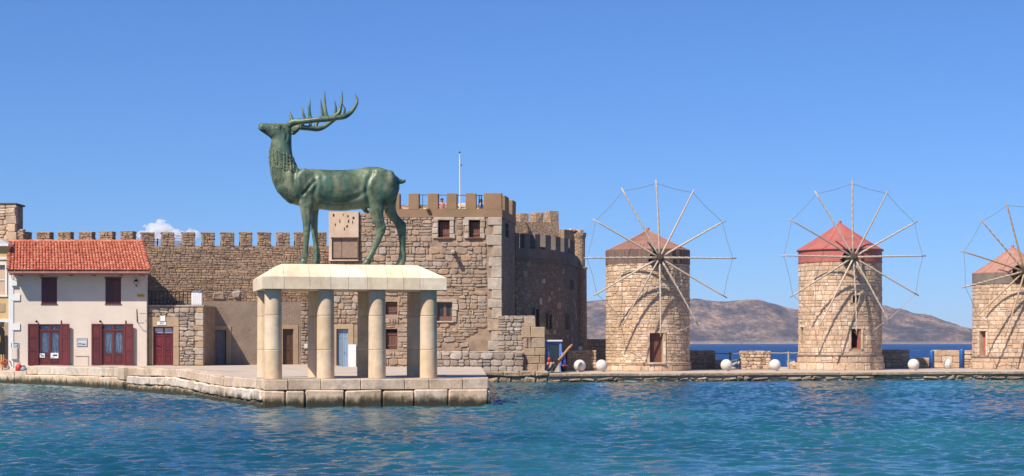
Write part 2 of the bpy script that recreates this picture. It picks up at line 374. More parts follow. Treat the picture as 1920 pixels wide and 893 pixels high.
def mat_water():
    m, n, l, b = nodes('sea_water')
    g = n.new('ShaderNodeNewGeometry')
    big = noise(n, l, .045, 4, .6, (1, .55, 1)); r = ramp(n, [(.32, (.003, .028, .058)), (.47, (.006, .062, .092)), (.62, (.016, .115, .128))]); l.new(big, r.inputs[0])
    sx = n.new('ShaderNodeSeparateXYZ'); l.new(g.outputs['Position'], sx.inputs[0])
    # shallow sandy bottom along the quay, deep water beyond the mole
    far = ramp(n, [(0, (0, 0, 0)), (1, (1, 1, 1))]); l.new(math_(n, l, 'DIVIDE', math_(n, l, 'SUBTRACT', sx.outputs[1], 126), 30), far.inputs[0])
    c = mixc(n, l, far.outputs[0], r.outputs[0], (.003, .032, .115))
    wc = noise(n, l, .11, 6, .75, (.45, .16, 1)); wr = ramp(n, [(.655, (0, 0, 0)), (.69, (1, 1, 1))]); l.new(wc, wr.inputs[0])
    wf = math_(n, l, 'MULTIPLY', wr.outputs[0], far.outputs[0])
    c = mixc(n, l, wf, c, (.75, .78, .8))
    l.new(c, b.inputs['Base Color']); b.inputs['IOR'].default_value = 1.33
    l.new(math_(n, l, 'ADD', .07, math_(n, l, 'MULTIPLY', far.outputs[0], .35)), b.inputs['Roughness'])
    h = noise(n, l, 4.5, 5, .6, (1, 1.5, 1)); nb = bump(n, l, b, h, .75, .032)
    h2 = noise(n, l, 1.1, 3, .5, (1, 1.7, 1)); nb = bump(n, l, b, h2, .6, .08, nb)
    return m
M['water'] = mat_water()
def mat_hill():
    m, n, l, b = nodes('hill_scrub')
    f = noise(n, l, .012, 8, .68, (1, .6, 2.6)); r = ramp(n, [(.36, (.050, .045, .052)), (.45, (.095, .078, .078)), (.53, (.21, .145, .112)), (.64, (.40, .265, .185))]); l.new(f, r.inputs[0])
    f2 = noise(n, l, .10, 6, .75, (1, .6, 1.6)); v = ramp(n, [(.36, (.42,) * 3), (.58, (1.25,) * 3)]); l.new(f2, v.inputs[0])
    c = mixc(n, l, 1.0, r.outputs[0], v.outputs[0], 'MULTIPLY')
    g = n.new('ShaderNodeNewGeometry'); sx = n.new('ShaderNodeSeparateXYZ'); l.new(g.outputs['Position'], sx.inputs[0])
    sh = ramp(n, [(.25, (1, 1, 1)), (.6, (0, 0, 0))])
    l.new(math_(n, l, 'DIVIDE', math_(n, l, 'ADD', sx.outputs[2], math_(n, l, 'MULTIPLY', f2, 8)), 18), sh.inputs[0])
    c = mixc(n, l, math_(n, l, 'MULTIPLY', sh.outputs[0], .7), c, (.42, .31, .25))
    l.new(c, b.inputs['Base Color']); b.inputs['Roughness'].default_value = 1.0; b.inputs['Specular IOR Level'].default_value = .1
    bump(n, l, b, noise(n, l, .03, 9, .72), 1.0, 22.0); return m
M['hill'] = mat_hill()
M['far_tree'] = mat_plain('far_tree', (.030, .045, .030), .9, var=.4, scale=.5, bs=0)

# ------------------------------------------------------------------ masonry
_rs = random.Random(5)
def _unit_stone(seed, sq):
    rg = random.Random(seed); n = 8; k = .12 if sq else .20
    base = [(-.5, -.5 + k), (-.5 + k, -.5), (.5 - k, -.5), (.5, -.5 + k), (.5, .5 - k), (.5 - k, .5), (-.5 + k, .5), (-.5, .5 - k)]
    j = .045 if sq else .10
    out = [(x + rg.uniform(-j, j) * (1 if abs(x) < .5 else .6), z + rg.uniform(-j, j) * (1 if abs(z) < .5 else .6)) for x, z in base]
    vs_ = [(x, .25, z) for x, z in out] + [(x * .99, -.62 + rg.uniform(-.08, .08), z * .99) for x, z in out]
    ins = .87 if sq else .80
    tx, tz = rg.uniform(-.22, .22), rg.uniform(-.22, .22)
    vs_ += [(x * ins, -.92 - tx * x - tz * z + rg.uniform(-.1, .1), z * ins) for x, z in out]
    vs_.append((rg.uniform(-.1, .1), -1.0, rg.uniform(-.1, .1)))
    fs = []
    for r_ in (0, 1):
        for i in range(n): fs.append((r_ * n + i, r_ * n + (i + 1) % n, (r_ + 1) * n + (i + 1) % n, (r_ + 1) * n + i))
    for i in range(n): fs.append((2 * n + i, 2 * n + (i + 1) % n, 3 * n))
    return vs_, fs
UNIT = {False: [_unit_stone(i, False) for i in range(14)], True: [_unit_stone(100 + i, True) for i in range(14)]}
_cache = {}
def unit_mesh(sq, i, mat, name):
    key = (sq, i, mat.name)
    if key not in _cache:
        me = bpy.data.meshes.new(name); me.from_pydata(UNIT[sq][i][0], [], UNIT[sq][i][1]); me.materials.append(mat); me.update(); _cache[key] = me
    return _cache[key]
def rubble_cells(a0, a1, z0, z1, rw, rh, openings=(), rng=_rs, split=.3, irregular=.4, keep=None):
    cells = []; z = z0
    while z < z1 - rh * .3:
        h = min(rh * rng.uniform(1 - irregular * .6, 1 + irregular), z1 - z)
        if z1 - z - h < rh * .35: h = z1 - z
        ivs = [(a0, a1)]
        for (b0, b1, y0, y1) in openings:
            if y0 < z + h - .02 and y1 > z + .02:
                nv = []
                for p, q in ivs:
                    if b1 <= p or b0 >= q: nv.append((p, q)); continue
                    if b0 - p > .06: nv.append((p, b0))
                    if q - b1 > .06: nv.append((b1, q))
                ivs = nv
        for p, q in ivs:
            ws = []; t = 0
            while t < q - p: w = rw * rng.uniform(1 - irregular * .9, 1 + irregular * 1.6); ws.append(w); t += w
            if len(ws) > 1 and t - (q - p) > ws[-1] * .5: t -= ws.pop()
            k = (q - p) / t; a = p
            for w in ws:
                w *= k
                if rng.random() < split and h > rh * .8:
                    c = rng.uniform(.35, .65); cells.append((a + w / 2, z + h * c / 2, w, h * c)); cells.append((a + w / 2, z + h * (c + 1) / 2, w, h * (1 - c)))
                else: cells.append((a + w / 2, z + h / 2, w, h))
                a += w
        z += h
    if keep: cells = [c for c in cells if keep(*c)]
    return cells
def lay_stones(cells, frame, mat, parent, name='stone', parts=300, sq=False, gap=.035, depth=.11, seen=None, rng=_rs, tilt=.06, dvar=.5):
    """frame(a, z) -> matrix with -Y out of the wall; the largest in view are pieces of their own, the rest one joined part"""
    off = Matrix.Translation(-Vector(parent['o']))
    order = sorted(range(len(cells)), key=lambda i: -(cells[i][2] * cells[i][3] * (1 if seen is None or seen(*cells[i]) else 1e-6)))
    big = set(order[:parts]); rest = MB()
    for i, (a, z, w, h) in enumerate(cells):
        k = rng.randrange(14); g = min(gap, w * .25, h * .25); d = depth * rng.uniform(1 - dvar, 1 + dvar * .6)
        m = frame(a, z) @ Matrix.Rotation(rng.uniform(-tilt, tilt), 4, 'Y') @ Matrix.Diagonal((w - g, d, h - g, 1))
        if rng.random() < .5: m = m @ Matrix.Diagonal((-1, 1, -1, 1))
        if i in big:
            o = bpy.data.objects.new(name, unit_mesh(sq, k, mat, name)); COL.objects.link(o); o.parent = parent; o.matrix_basis = off @ m; 
        else: rest.add([m @ Vector(p) for p in UNIT[sq][k][0]], UNIT[sq][k][1])
    if rest.v:
        r = rest.build(name + '_facing', mat, parent, fix=False); r['kind'] = 'stuff'
def wall_core(mb, F, a0, a1, z0, z1, thick, openings=(), reveal=.35):
    A = sorted({a0, a1, *[min(max(o[k], a0), a1) for o in openings for k in (0, 1)]}); Zs = sorted({z0, z1, *[min(max(o[k], z0), z1) for o in openings for k in (2, 3)]})
    q = F.pt
    for i in range(len(A) - 1):
        for j in range(len(Zs) - 1):
            ca, cz = (A[i] + A[i + 1]) / 2, (Zs[j] + Zs[j + 1]) / 2
            if any(o[0] < ca < o[1] and o[2] < cz < o[3] for o in openings): continue
            mb.add([q(A[i], Zs[j]), q(A[i + 1], Zs[j]), q(A[i + 1], Zs[j + 1]), q(A[i], Zs[j + 1])], [(0, 1, 2, 3)])
    for b0, b1, y0, y1 in openings:
        r_ = -reveal
        mb.add([q(b0, y0), q(b1, y0), q(b1, y1), q(b0, y1), q(b0, y0, r_), q(b1, y0, r_), q(b1, y1, r_), q(b0, y1, r_)],
               [(0, 4, 5, 1), (1, 5, 6, 2), (2, 6, 7, 3), (3, 7, 4, 0)])
    t = -thick
    mb.add([q(a0, z0), q(a1, z0), q(a1, z1), q(a0, z1), q(a0, z0, t), q(a1, z0, t), q(a1, z1, t), q(a0, z1, t)],
           [(0, 3, 7, 4), (1, 5, 6, 2), (2, 6, 7, 3), (4, 7, 6, 5)])
def fframe(F, d=0.0):
    def f(a, z):
        m = Matrix.Identity(4); m.col[0][:3] = F.e; m.col[1][:3] = -F.n; m.col[2][:3] = (0, 0, 1); m.col[3][:3] = F.pt(a, z, d); return m
    return f
def quad_px(F, u0, u1, v0, v1):     # opening rectangle on a face from its picture measures
    a0, zt = F.st(u0, v0); a1, zb = F.st(u1, v1); return (a0, a1, min(zt, zb), max(zt, zb))
def label_part(o, t): o['label'] = t; return o

def panel_door(root, F, op, mat, d=-.2, panels=((.1, .42), (.5, .93)), leaves=2, name='door', frame_mat=None, transom=0, handle=True):
    """panelled leaves set back in an opening"""
    a0, a1, z0, z1 = op
    if frame_mat:
        f = MB(); t = .07
        f.fbox(F, a0, a0 + t, z0, z1, d - .05, d + .06); f.fbox(F, a1 - t, a1, z0, z1, d - .05, d + .06); f.fbox(F, a0 + t, a1 - t, z1 - t, z1, d - .05, d + .058)
        if transom: f.fbox(F, a0 + t, a1 - t, z1 - transom - t, z1 - transom, d - .05, d + .055)
        f.build('door_frame', frame_mat, root); a0 += t; a1 -= t; z1 -= t
    if transom:
        g = MB(); g.fbox(F, a0, a1, z1 - transom + .06, z1, d - .03, d - .01); g.build('transom_pane', M['curtain'], root)
        g = MB(); c = (a0 + a1) / 2; g.fbox(F, c - .04, c + .04, z1 - transom + .06, z1, d - .02, d + .03); g.build('transom_bar', frame_mat or mat, root)
        z1 -= transom
    w = (a1 - a0) / leaves
    for k in range(leaves):
        m = MB(); x0, x1 = a0 + k * w + .008, a0 + (k + 1) * w - .008
        m.fbox(F, x0, x1, z0 + .01, z1 - .01, d - .05, d)
        H = z1 - z0; st = min(.11, w * .2)
        ed = sorted({0.0, 1.0, *[p for q in panels for p in q]})
        m.fbox(F, x0, x0 + st, z0 + .01, z1 - .01, d, d + .028); m.fbox(F, x1 - st, x1, z0 + .01, z1 - .01, d, d + .028)
        pv = 0.0
        for p, q in list(panels) + [(1.0, 1.0)]:
            m.fbox(F, x0 + st, x1 - st, z0 + pv * H + .012, z0 + p * H - .012, d, d + .026); pv = q
        for p, q in panels:
            m.fbox(F, x0 + st + .05, x1 - st - .05, z0 + p * H + .05, z0 + q * H - .05, d, d + .016)
        o = m.build(name, mat, root)
        if handle and k == leaves - 1:
            h = MB(); h.tube([F.pt(x0 + .07, z0 + 1.0, d + .03), F.pt(x0 + .07, z0 + 1.0, d + .09), F.pt(x0 + .18, z0 + 1.0, d + .09)], .014, 6); h.build('handle', M['iron'], o)
def plank_door(root, F, op, mat, d=-.25, n=5, name='door'):
    a0, a1, z0, z1 = op; w = (a1 - a0) / n
    e = sub(name, root)
    for k in range(n):
        m = MB(); m.fbox(F, a0 + k * w + .008, a0 + (k + 1) * w - .008, z0 + .01, z1 - .01, d - .05, d + _rs.uniform(-.006, .006)); m.build('plank', mat, e)
    for t in (.15, .82): m = MB(); m.fbox(F, a0 + .04, a1 - .04, z0 + (z1 - z0) * t, z0 + (z1 - z0) * t + .1, d + .007, d + .035); m.build('ledge', mat, e)

# ------------------------------------------------------------------ water
def make_water():
    xs = np.concatenate([[-5000, -3000, -1500, -600, -250, -120, -70, -50, -40], np.arange(-36, 36.01, .105), [40, 50, 70, 120, 250, 600, 1500, 3000, 5000]])
    ys = [-400, -100, 0, 15, 22, 26]; y = 28.0
    while y < 113: ys.append(y); y += .085 + .0022 * (y - 28)
    ys = np.array(ys + [118, 130, 160, 220, 320, 500, 900, 1800, 3500, 6000, 9000])
    Xg, Yg = np.meshgrid(xs, ys); rg = np.random.RandomState(3); H = np.zeros_like(Xg)
    for i in range(90):
        lam = .26 * (5 ** rg.rand()); k = 2 * math.pi / lam; th = R(-78) + rg.randn() * .6     # wind chop running towards the quay
        amp = .0062 * lam ** .95 * (.5 + rg.rand()); ph = rg.rand() * 6.28
        ph2 = k * (Xg * math.cos(th) + Yg * math.sin(th)) + ph + .6 * np.sin(Xg * .21 + i) + .6 * np.sin(Yg * .17 + 2 * i)
        c = np.cos(ph2); H += amp * (c + .35 * np.cos(2 * ph2))
    gust = .75 + .35 * np.sin(Xg * .13 + 1.3 * np.sin(Yg * .07)) * np.sin(Yg * .16 + Xg * .05)
    fade = np.clip((36 - np.abs(Xg)) / 3, 0, 1) * np.clip((Yg - 27) / 2, 0, 1) * np.clip((112 - Yg) / 4, 0, 1)
    H *= fade * gust
    v = np.stack([Xg, Yg, H], -1).reshape(-1, 3); nx = len(xs)
    i = np.arange(len(ys) - 1)[:, None] * nx + np.arange(nx - 1)[None]; f = np.stack([i, i + 1, i + nx + 1, i + nx], -1).reshape(-1, 4)
    me = bpy.data.meshes.new('sea'); me.vertices.add(len(v)); me.vertices.foreach_set('co', v.astype(np.float32).ravel())
    me.loops.add(f.size); me.loops.foreach_set('vertex_index', f.astype(np.int32).ravel())
    me.polygons.add(len(f)); me.polygons.foreach_set('loop_start', np.arange(0, f.size, 4, dtype=np.int32)); me.update(calc_edges=True); me.validate()
    me.polygons.foreach_set('use_smooth', [True] * len(me.polygons)); me.materials.append(M['water'])
    o = bpy.data.objects.new('sea', me); COL.objects.link(o); tag(o, 'choppy blue green harbour water and open sea', None, None, 'structure')
make_water()

# ------------------------------------------------------------------ hills across the strait
def make_hills():
    prof = [(500, 600), (640, 590), (760, 575), (900, 568), (1000, 570), (1095, 565), (1135, 561), (1200, 566), (1290, 561), (1312, 563), (1345, 564), (1368, 562), (1385, 560), (1402, 561), (1425, 569), (1455, 580), (1468, 583), (1482, 584), (1495, 578), (1515, 572), (1560, 570), (1600, 571), (1652, 573), (1672, 580), (1705, 591), (1750, 609), (1790, 625), (1815, 636), (1832, 641), (1860, 643)]
    D = 4200.0; pu = [p[0] for p in prof]; pv = [p[1] for p in prof]
    xs = np.linspace(X(480, D), X(1870, D), 420); yy = np.linspace(3650, 5200, 110)
    rg = np.random.RandomState(8); Xg, Yg = np.meshgrid(xs, yy)
    ridge = np.interp(xs / D * FPX + HU, pu, [(HV - a) * D / FPX for a in pv])[None, :]
    t = np.clip((Yg - 3700) / (D - 3700), 0, 1); b = np.clip((5150 - Yg) / (5150 - D), 0, 1)
    base = np.where(Yg < D, np.sin(t * math.pi / 2) ** .9, b ** .8)
    H = ridge * base; nz = np.zeros_like(H)
    for i in range(46):
        lam = 40 * 12 ** rg.rand(); th = rg.rand() * 3.14; k = 6.283 / lam
        nz += .020 * lam * (1 - np.abs(np.sin(k * .5 * (Xg * math.cos(th) + Yg * math.sin(th) + 40 * np.sin(Xg / 170 + i)) + rg.rand() * 6))) * .35
    nz -= nz.mean(); env = np.clip(H / 40, 0, 1) * np.where(Yg < D, np.clip((D - Yg) / 160, .12, 1), .1)
    H = H + nz * env * 2.4
    H = np.where(H < .5, -4, H)
    v = np.stack([Xg, Yg, H], -1).reshape(-1, 3).tolist(); nx = len(xs)
    f = [(j * nx + i, j * nx + i + 1, (j + 1) * nx + i + 1, (j + 1) * nx + i) for j in range(len(yy) - 1) for i in range(nx - 1)]
    me = bpy.data.meshes.new('hill'); me.from_pydata(v, [], f); me.materials.append(M['hill']); me.polygons.foreach_set('use_smooth', [True] * len(f))
    o = bpy.data.objects.new('hill', me); COL.objects.link(o); tag(o, 'dry brown scrub covered hills across the strait', None, None, 'structure')
    rr = random.Random(4)     # shoreline groves and houses
    for (u, w, h, lab) in ((1466, 22, 11, 'dark grove of trees on the far shore just left of the red capped mill'), (1381, 15, 9, 'dark grove of trees on the far shore below the highest hilltop')):
        mb = MB()
        for k in range(26):
            r_ = rr.uniform(3, 6) * h / 9; xx = X(u + rr.gauss(0, w * .38), 3745); mb.ball((xx, 3745 + rr.uniform(-12, 12), r_ * rr.uniform(.5, 1.3) + 1), (r_ * 1.1, r_, r_), 7, 5)
        tag(mb.build('tree_grove', M['far_tree'], None, origin=(X(u, 3745), 3745, 0)), lab, 'grove', None, 'stuff')
    for u, lab in ((1303, 'tiny white house at the left end of the far shore beside the brown capped mill'), (1326, 'tiny white house on the far shore, second from the brown capped mill'), (1344, 'tiny white house on the far shore, third from the brown capped mill'), (1411, 'tiny white house on the far shore just right of the left grove'), (1421, 'tiny white house on the far shore midway between the two groves'), (1437, 'tiny white house on the far shore just left of the right grove')):
        t_ = thing('far_house', (X(u, 3738), 3738, 1.5), lab, 'house', 'white houses on the far shore')
        m = MB(); w = rr.uniform(3, 5); c = t_.location; m.box(c.x - w, c.x + w, 3735, 3741, -1, 5); m.build('wall', M['white_paint'], t_)
        m = MB(); m.hexa([(c.x - w - .3, 3734.7, 5.01), (c.x + w + .3, 3734.7, 5.01), (c.x + w + .3, 3741.3, 5.01), (c.x - w - .3, 3741.3, 5.01), (c.x - w * .7, 3737.5, 7), (c.x + w * .7, 3737.5, 7), (c.x + w * .7, 3738.5, 7), (c.x - w * .7, 3738.5, 7)]); m.build('roof', M['cap_brown'], t_)
make_hills()

# ------------------------------------------------------------------ quays and ground
# front edge of the harbour side: (x, y, top z)
EDGE = [(X(-120, 104), 104.0, .74), (X(0, 101.5), 101.5, .74), (X(48, 99.6), 99.6, .74), (X(50, 99.5), 99.5, 1.04), (X(100, 97), 97, 1.05), (X(172, 92), 92, 1.08), (X(230, 87.6), 87.6, 1.12),
        (X(262, 83.6), 83.6, 1.17), (X(330, 79), 79.0, 1.21), (X(362, 75.6), 75.6, 1.13), (X(400, 72), 72.0, 1.02), (X(440, 68), 68.0, 1.03), (X(480, 64.6), 64.6, 1.05), (X(494, 62.95), 62.95, 1.05),
        (X(915.5, 64.8), 64.8, 1.05), (-1.75, 103.6, .62)]
def make_ground():
    mb = MB(); ins = .25
    E = [Vector(e) for e in EDGE]
    front = [(e.x, e.y + ins, e.z - .004) for e in E[:-1]]
    n = len(front)
    # inland: strips from the edge to a mid line to the back line
    mid = [(p[0] if i < n - 1 else -1.72, max(p[1] + 1.0, 96 if p[0] > -17 else p[1] + 2), 1.05) for i, p in enumerate(front)]
    back = [(p[0] if i < n - 1 else -2.2, 118.0, 1.0 if p[0] < -10 else .66) for i, p in enumerate(front)]
    vs_ = front + mid + back; fs = []
    for i in range(n - 1):
        fs += [(i, i + 1, n + i + 1, n + i), (n + i, n + i + 1, 2 * n + i + 1, 2 * n + i)]
    mb.add(vs_, fs)
    o = mb.build('harbour_pavement', M['paving'], None, fix=False); tag(o, 'pale paved quay in front of the fortress', None, None, 'structure')
make_ground()
def course(root, pts, z_of, lens, mat, prot=0.0, depth=.7, rng=_rs, ch=.035, jit=.018, name='block', mats=None, zgap=.012):
    """blocks along a polyline; z_of(t)-> (z0, z1) with t in metres"""
    seg = [(Vector((*pts[i][:2], 0)), Vector((*pts[i + 1][:2], 0))) for i in range(len(pts) - 1)]; cum = [0]
    for a, b in seg: cum.append(cum[-1] + (b - a).length)
    def at(t):
        for i, (a, b) in enumerate(seg):
            if t <= cum[i + 1] + 1e-6: return a + (b - a) * ((t - cum[i]) / (cum[i + 1] - cum[i]))
        return seg[-1][1]
    t = 0.0; k = 0; tot = cum[-1]; off = Vector(root['o'])
    while t < tot - .15:
        w = lens(k) if callable(lens) else lens[min(k, len(lens) - 1)]
        if tot - t - w < .3: w = tot - t
        a, b = at(t), at(t + w); e = (b - a).normalized(); nn = Vector((e.y, -e.x, 0)); c = (a + b) / 2; L = (b - a).length
        (p0, p1), (q0, q1) = z_of(t), z_of(t + w)
        d = prot + rng.uniform(-.02, .02)
        mb = MB(); sh = (q1 - p1)
        m = Matrix.Identity(4); m.col[0][:3] = (e + Vector((0, 0, sh / L))); m.col[1][:3] = -nn; m.col[2][:3] = (0, 0, 1)
        m.col[3][:3] = c + nn * (d - depth / 2) + Vector((0, 0, (p0 + p1 + q0 + q1) / 4))
        mb.rough(m, (L / 2 - .008, depth / 2, ((p1 - p0) + (q1 - q0)) / 4 - zgap), ch, jit, rng)
        o = mb.build(name, mats(k) if mats else mat, root)
        t += w; k += 1
def make_quays():
    rg = random.Random(21)
    def zt(pts):
        cum = [0]
        for i in range(len(pts) - 1): cum.append(cum[-1] + (Vector(pts[i + 1][:2]) - Vector(pts[i][:2])).length)
        return lambda t: float(np.interp(t, cum, [p[2] for p in pts]))
    # low kerb at far left
    q = thing('quay_wall', (X(20, 101), 101, 0), 'low stone quay edge in front of the yellow building', None); q['kind'] = 'structure'
    pts = EDGE[0:3]; z = zt(pts); course(q, pts, lambda t: (-.5, z(t)), lambda k: rg.uniform(1.6, 2.6), M['quay_block'], rng=rg)
    c = MB(); 
    q = thing('quay_wall', (X(150, 95), 95, 0), 'pale stepped block quay wall below the red shuttered house', None); q['kind'] = 'structure'
    pts = EDGE[3:7]; z = zt(pts)
    course(q, pts, lambda t: (z(t) - .48, z(t)), lambda k: rg.uniform(1.0, 2.0), M['quay_white'], rng=rg)
    course(q, pts, lambda t: (-.5, z(t) - .48), lambda k: rg.uniform(.9, 2.3), M['quay_block'], prot=.16, depth=.9, rng=rg, ch=.06, jit=.04)
    # white end pier, two big blocks
    p0, p1 = Vector((*EDGE[6][:2], 0)), Vector((*EDGE[7][:2], 0)); e = (p1 - p0).normalized()
    course(q, [EDGE[6], (p0 + e * 1.5)[:2]], lambda t: (.50, 1.19), [1.5], M['quay_white'], prot=.28, depth=1.2, rng=rg, ch=.04)
    course(q, [EDGE[6], (p0 + e * 1.5)[:2]], lambda t: (-.5, .50), [1.5], M['quay_white'], prot=.30, depth=1.2, rng=rg, ch=.05)
    q = thing('quay_wall', (X(380, 74), 74, 0), 'weathered block quay wall ramping down towards the statue platform', None); q['kind'] = 'structure'
    ce = Vector(EDGE[12]).lerp(Vector(EDGE[13]), .86); pts = [((p0 + e * 1.6).x, (p0 + e * 1.6).y, 1.14)] + EDGE[7:13] + [tuple(ce)]; z = zt(pts)
    course(q, pts, lambda t: (z(t) - .40, z(t)), lambda k: rg.uniform(.8, 1.5), M['quay_block'], rng=rg, ch=.03)
    course(q, pts, lambda t: (z(t) - .84, z(t) - .40), lambda k: rg.uniform(.6, 1.3), M['quay_white'], prot=.07, depth=.8, rng=rg, ch=.05, jit=.035)
    course(q, pts, lambda t: (-.5, z(t) - .84), lambda k: rg.uniform(.5, 1.2), M['quay_block'], prot=.12, depth=.9, rng=rg, ch=.07, jit=.05)
    # platform front
    q = thing('statue_platform', (X(700, 65), 65, 0), 'two course stone block platform carrying the statue pedestal', None); q['kind'] = 'structure'
    F = Face(*EDGE[13][:2], *EDGE[14][:2])
    up = [F.st(u, 700)[0] for u in (494, 540, 602, 677, 759, 805, 868.5, 915.5)]; lo = [F.st(u, 700)[0] for u in (494, 536, 572, 646.6, 717, 776, 840, 915.5)]
    course(q, [EDGE[13], EDGE[14]], lambda t: (.64, 1.05), [b - a for a, b in zip(up, up[1:])], M['quay_block'], rng=rg, ch=.022, jit=.008, depth=1.1)
    course(q, [EDGE[13], EDGE[14]], lambda t: (-.5, .64), [b - a for a, b in zip(lo, lo[1:])], M['quay_block'], prot=.06, rng=rg, ch=.05, jit=.03, depth=1.2)
    pr = [EDGE[14], EDGE[15]]
    course(q, pr, lambda t: (.64 - t * .004, 1.05 - t * .0115), lambda k: rg.uniform(1.2, 1.9), M['quay_block'], rng=rg, ch=.022, jit=.01)
    course(q, pr, lambda t: (-.5, .64 - t * .004), lambda k: rg.uniform(1.2, 1.9), M['quay_block'], prot=.06, rng=rg, ch=.05, jit=.03)
    # rubble core behind the blocks
    c = MB(); pp = [Vector((*p[:2], 0)) for p in EDGE[:15]] + [Vector((*EDGE[15][:2], 0))]
    for i in range(len(pp) - 1):
        a, b = pp[i], pp[i + 1]; e = (b - a).normalized(); nn = Vector((e.y, -e.x, 0)); zz = min(EDGE[i][2], EDGE[i + 1][2]) - .08
        if (b - a).length > .3: c.fbox(Face(a.x, a.y, b.x, b.y), .12, (b - a).length - .12, -.6, zz, -.9, -.2)
    o = c.build('quay_core', M['quay_core'], None); tag(o, 'dark rubble core inside the quay joints', None, None, 'structure')
    # mole of the windmills
    e2 = [(-1.75, 103.9), (X(1030, 104.2), 104.2), (X(1180, 105.3), 105.3), (X(1420, 107), 107.0), (X(1700, 109.3), 109.3), (X(2100, 113), 113.0), (X(2300, 114.5), 114.5)]
    zt2 = [.60, .52, .52, .53, .54, .56, .57]
    g = MB(); bk = [(-3, 128.5)] + [(X(u, 131), 131.0) for u in (1100, 1200, 1420, 1700, 2100, 2300)]
    for i in range(len(e2) - 1):
        a, b = e2[i], e2[i + 1]; g.add([(a[0], a[1] + .12, zt2[i]), (b[0], b[1] + .12, zt2[i + 1]), (*bk[i + 1], zt2[i + 1] + .02), (*bk[i], zt2[i] + .02)], [(0, 1, 2, 3)])
        A, B, C, D_ = (a[0], a[1] + .12), (b[0], b[1] + .12), bk[i + 1], bk[i]
        g.add([(*A, -1), (*B, -1), (*C, -1), (*D_, -1), (*A, zt2[i]), (*B, zt2[i + 1]), (*C, zt2[i + 1] + .02), (*D_, zt2[i] + .02)], [(0, 1, 5, 4), (2, 3, 7, 6)])
    o = g.build('windmill_mole', M['paving'], None); tag(o, 'low paved mole carrying the windmills', None, None, 'structure'); o['o'] = [0, 0, 0]
    pts = [(*p, z_) for p, z_ in zip(e2[1:], zt2[1:])]; z = zt(pts)
    course(o, pts, lambda t: (z(t) - .20, z(t) + .006), lambda k: rg.uniform(1.8, 3.4), M['quay_rough'], prot=.05, depth=.6, rng=rg, ch=.03, jit=.012, name='kerb_stone')
    course(o, pts, lambda t: (.02 + rg.uniform(-.05, .03), z(t) - .21), lambda k: rg.uniform(.4, 1.3), M['quay_rough'], prot=-.02, depth=.6, rng=rg, ch=.09, jit=.07, name='facing_stone')
    course(o, pts, lambda t: (-.5, .02), lambda k: rg.uniform(.5, 1.6), M['quay_rough'], prot=.06, depth=.6, rng=rg, ch=.10, jit=.08, name='facing_stone')
    pts = [(*e2[0], .62), (*e2[1], .58)]
    course(o, pts, lambda t: (.36, .66), lambda k: rg.uniform(.9, 1.6), M['quay_rough'], prot=.10, depth=.9, rng=rg, ch=.05, jit=.05, name='kerb_stone')
    course(o, pts, lambda t: (-.5, .36), lambda k: rg.uniform(.6, 1.3), M['quay_rough'], prot=.0, depth=.9, rng=rg, ch=.1, jit=.08, name='facing_stone')
make_quays()

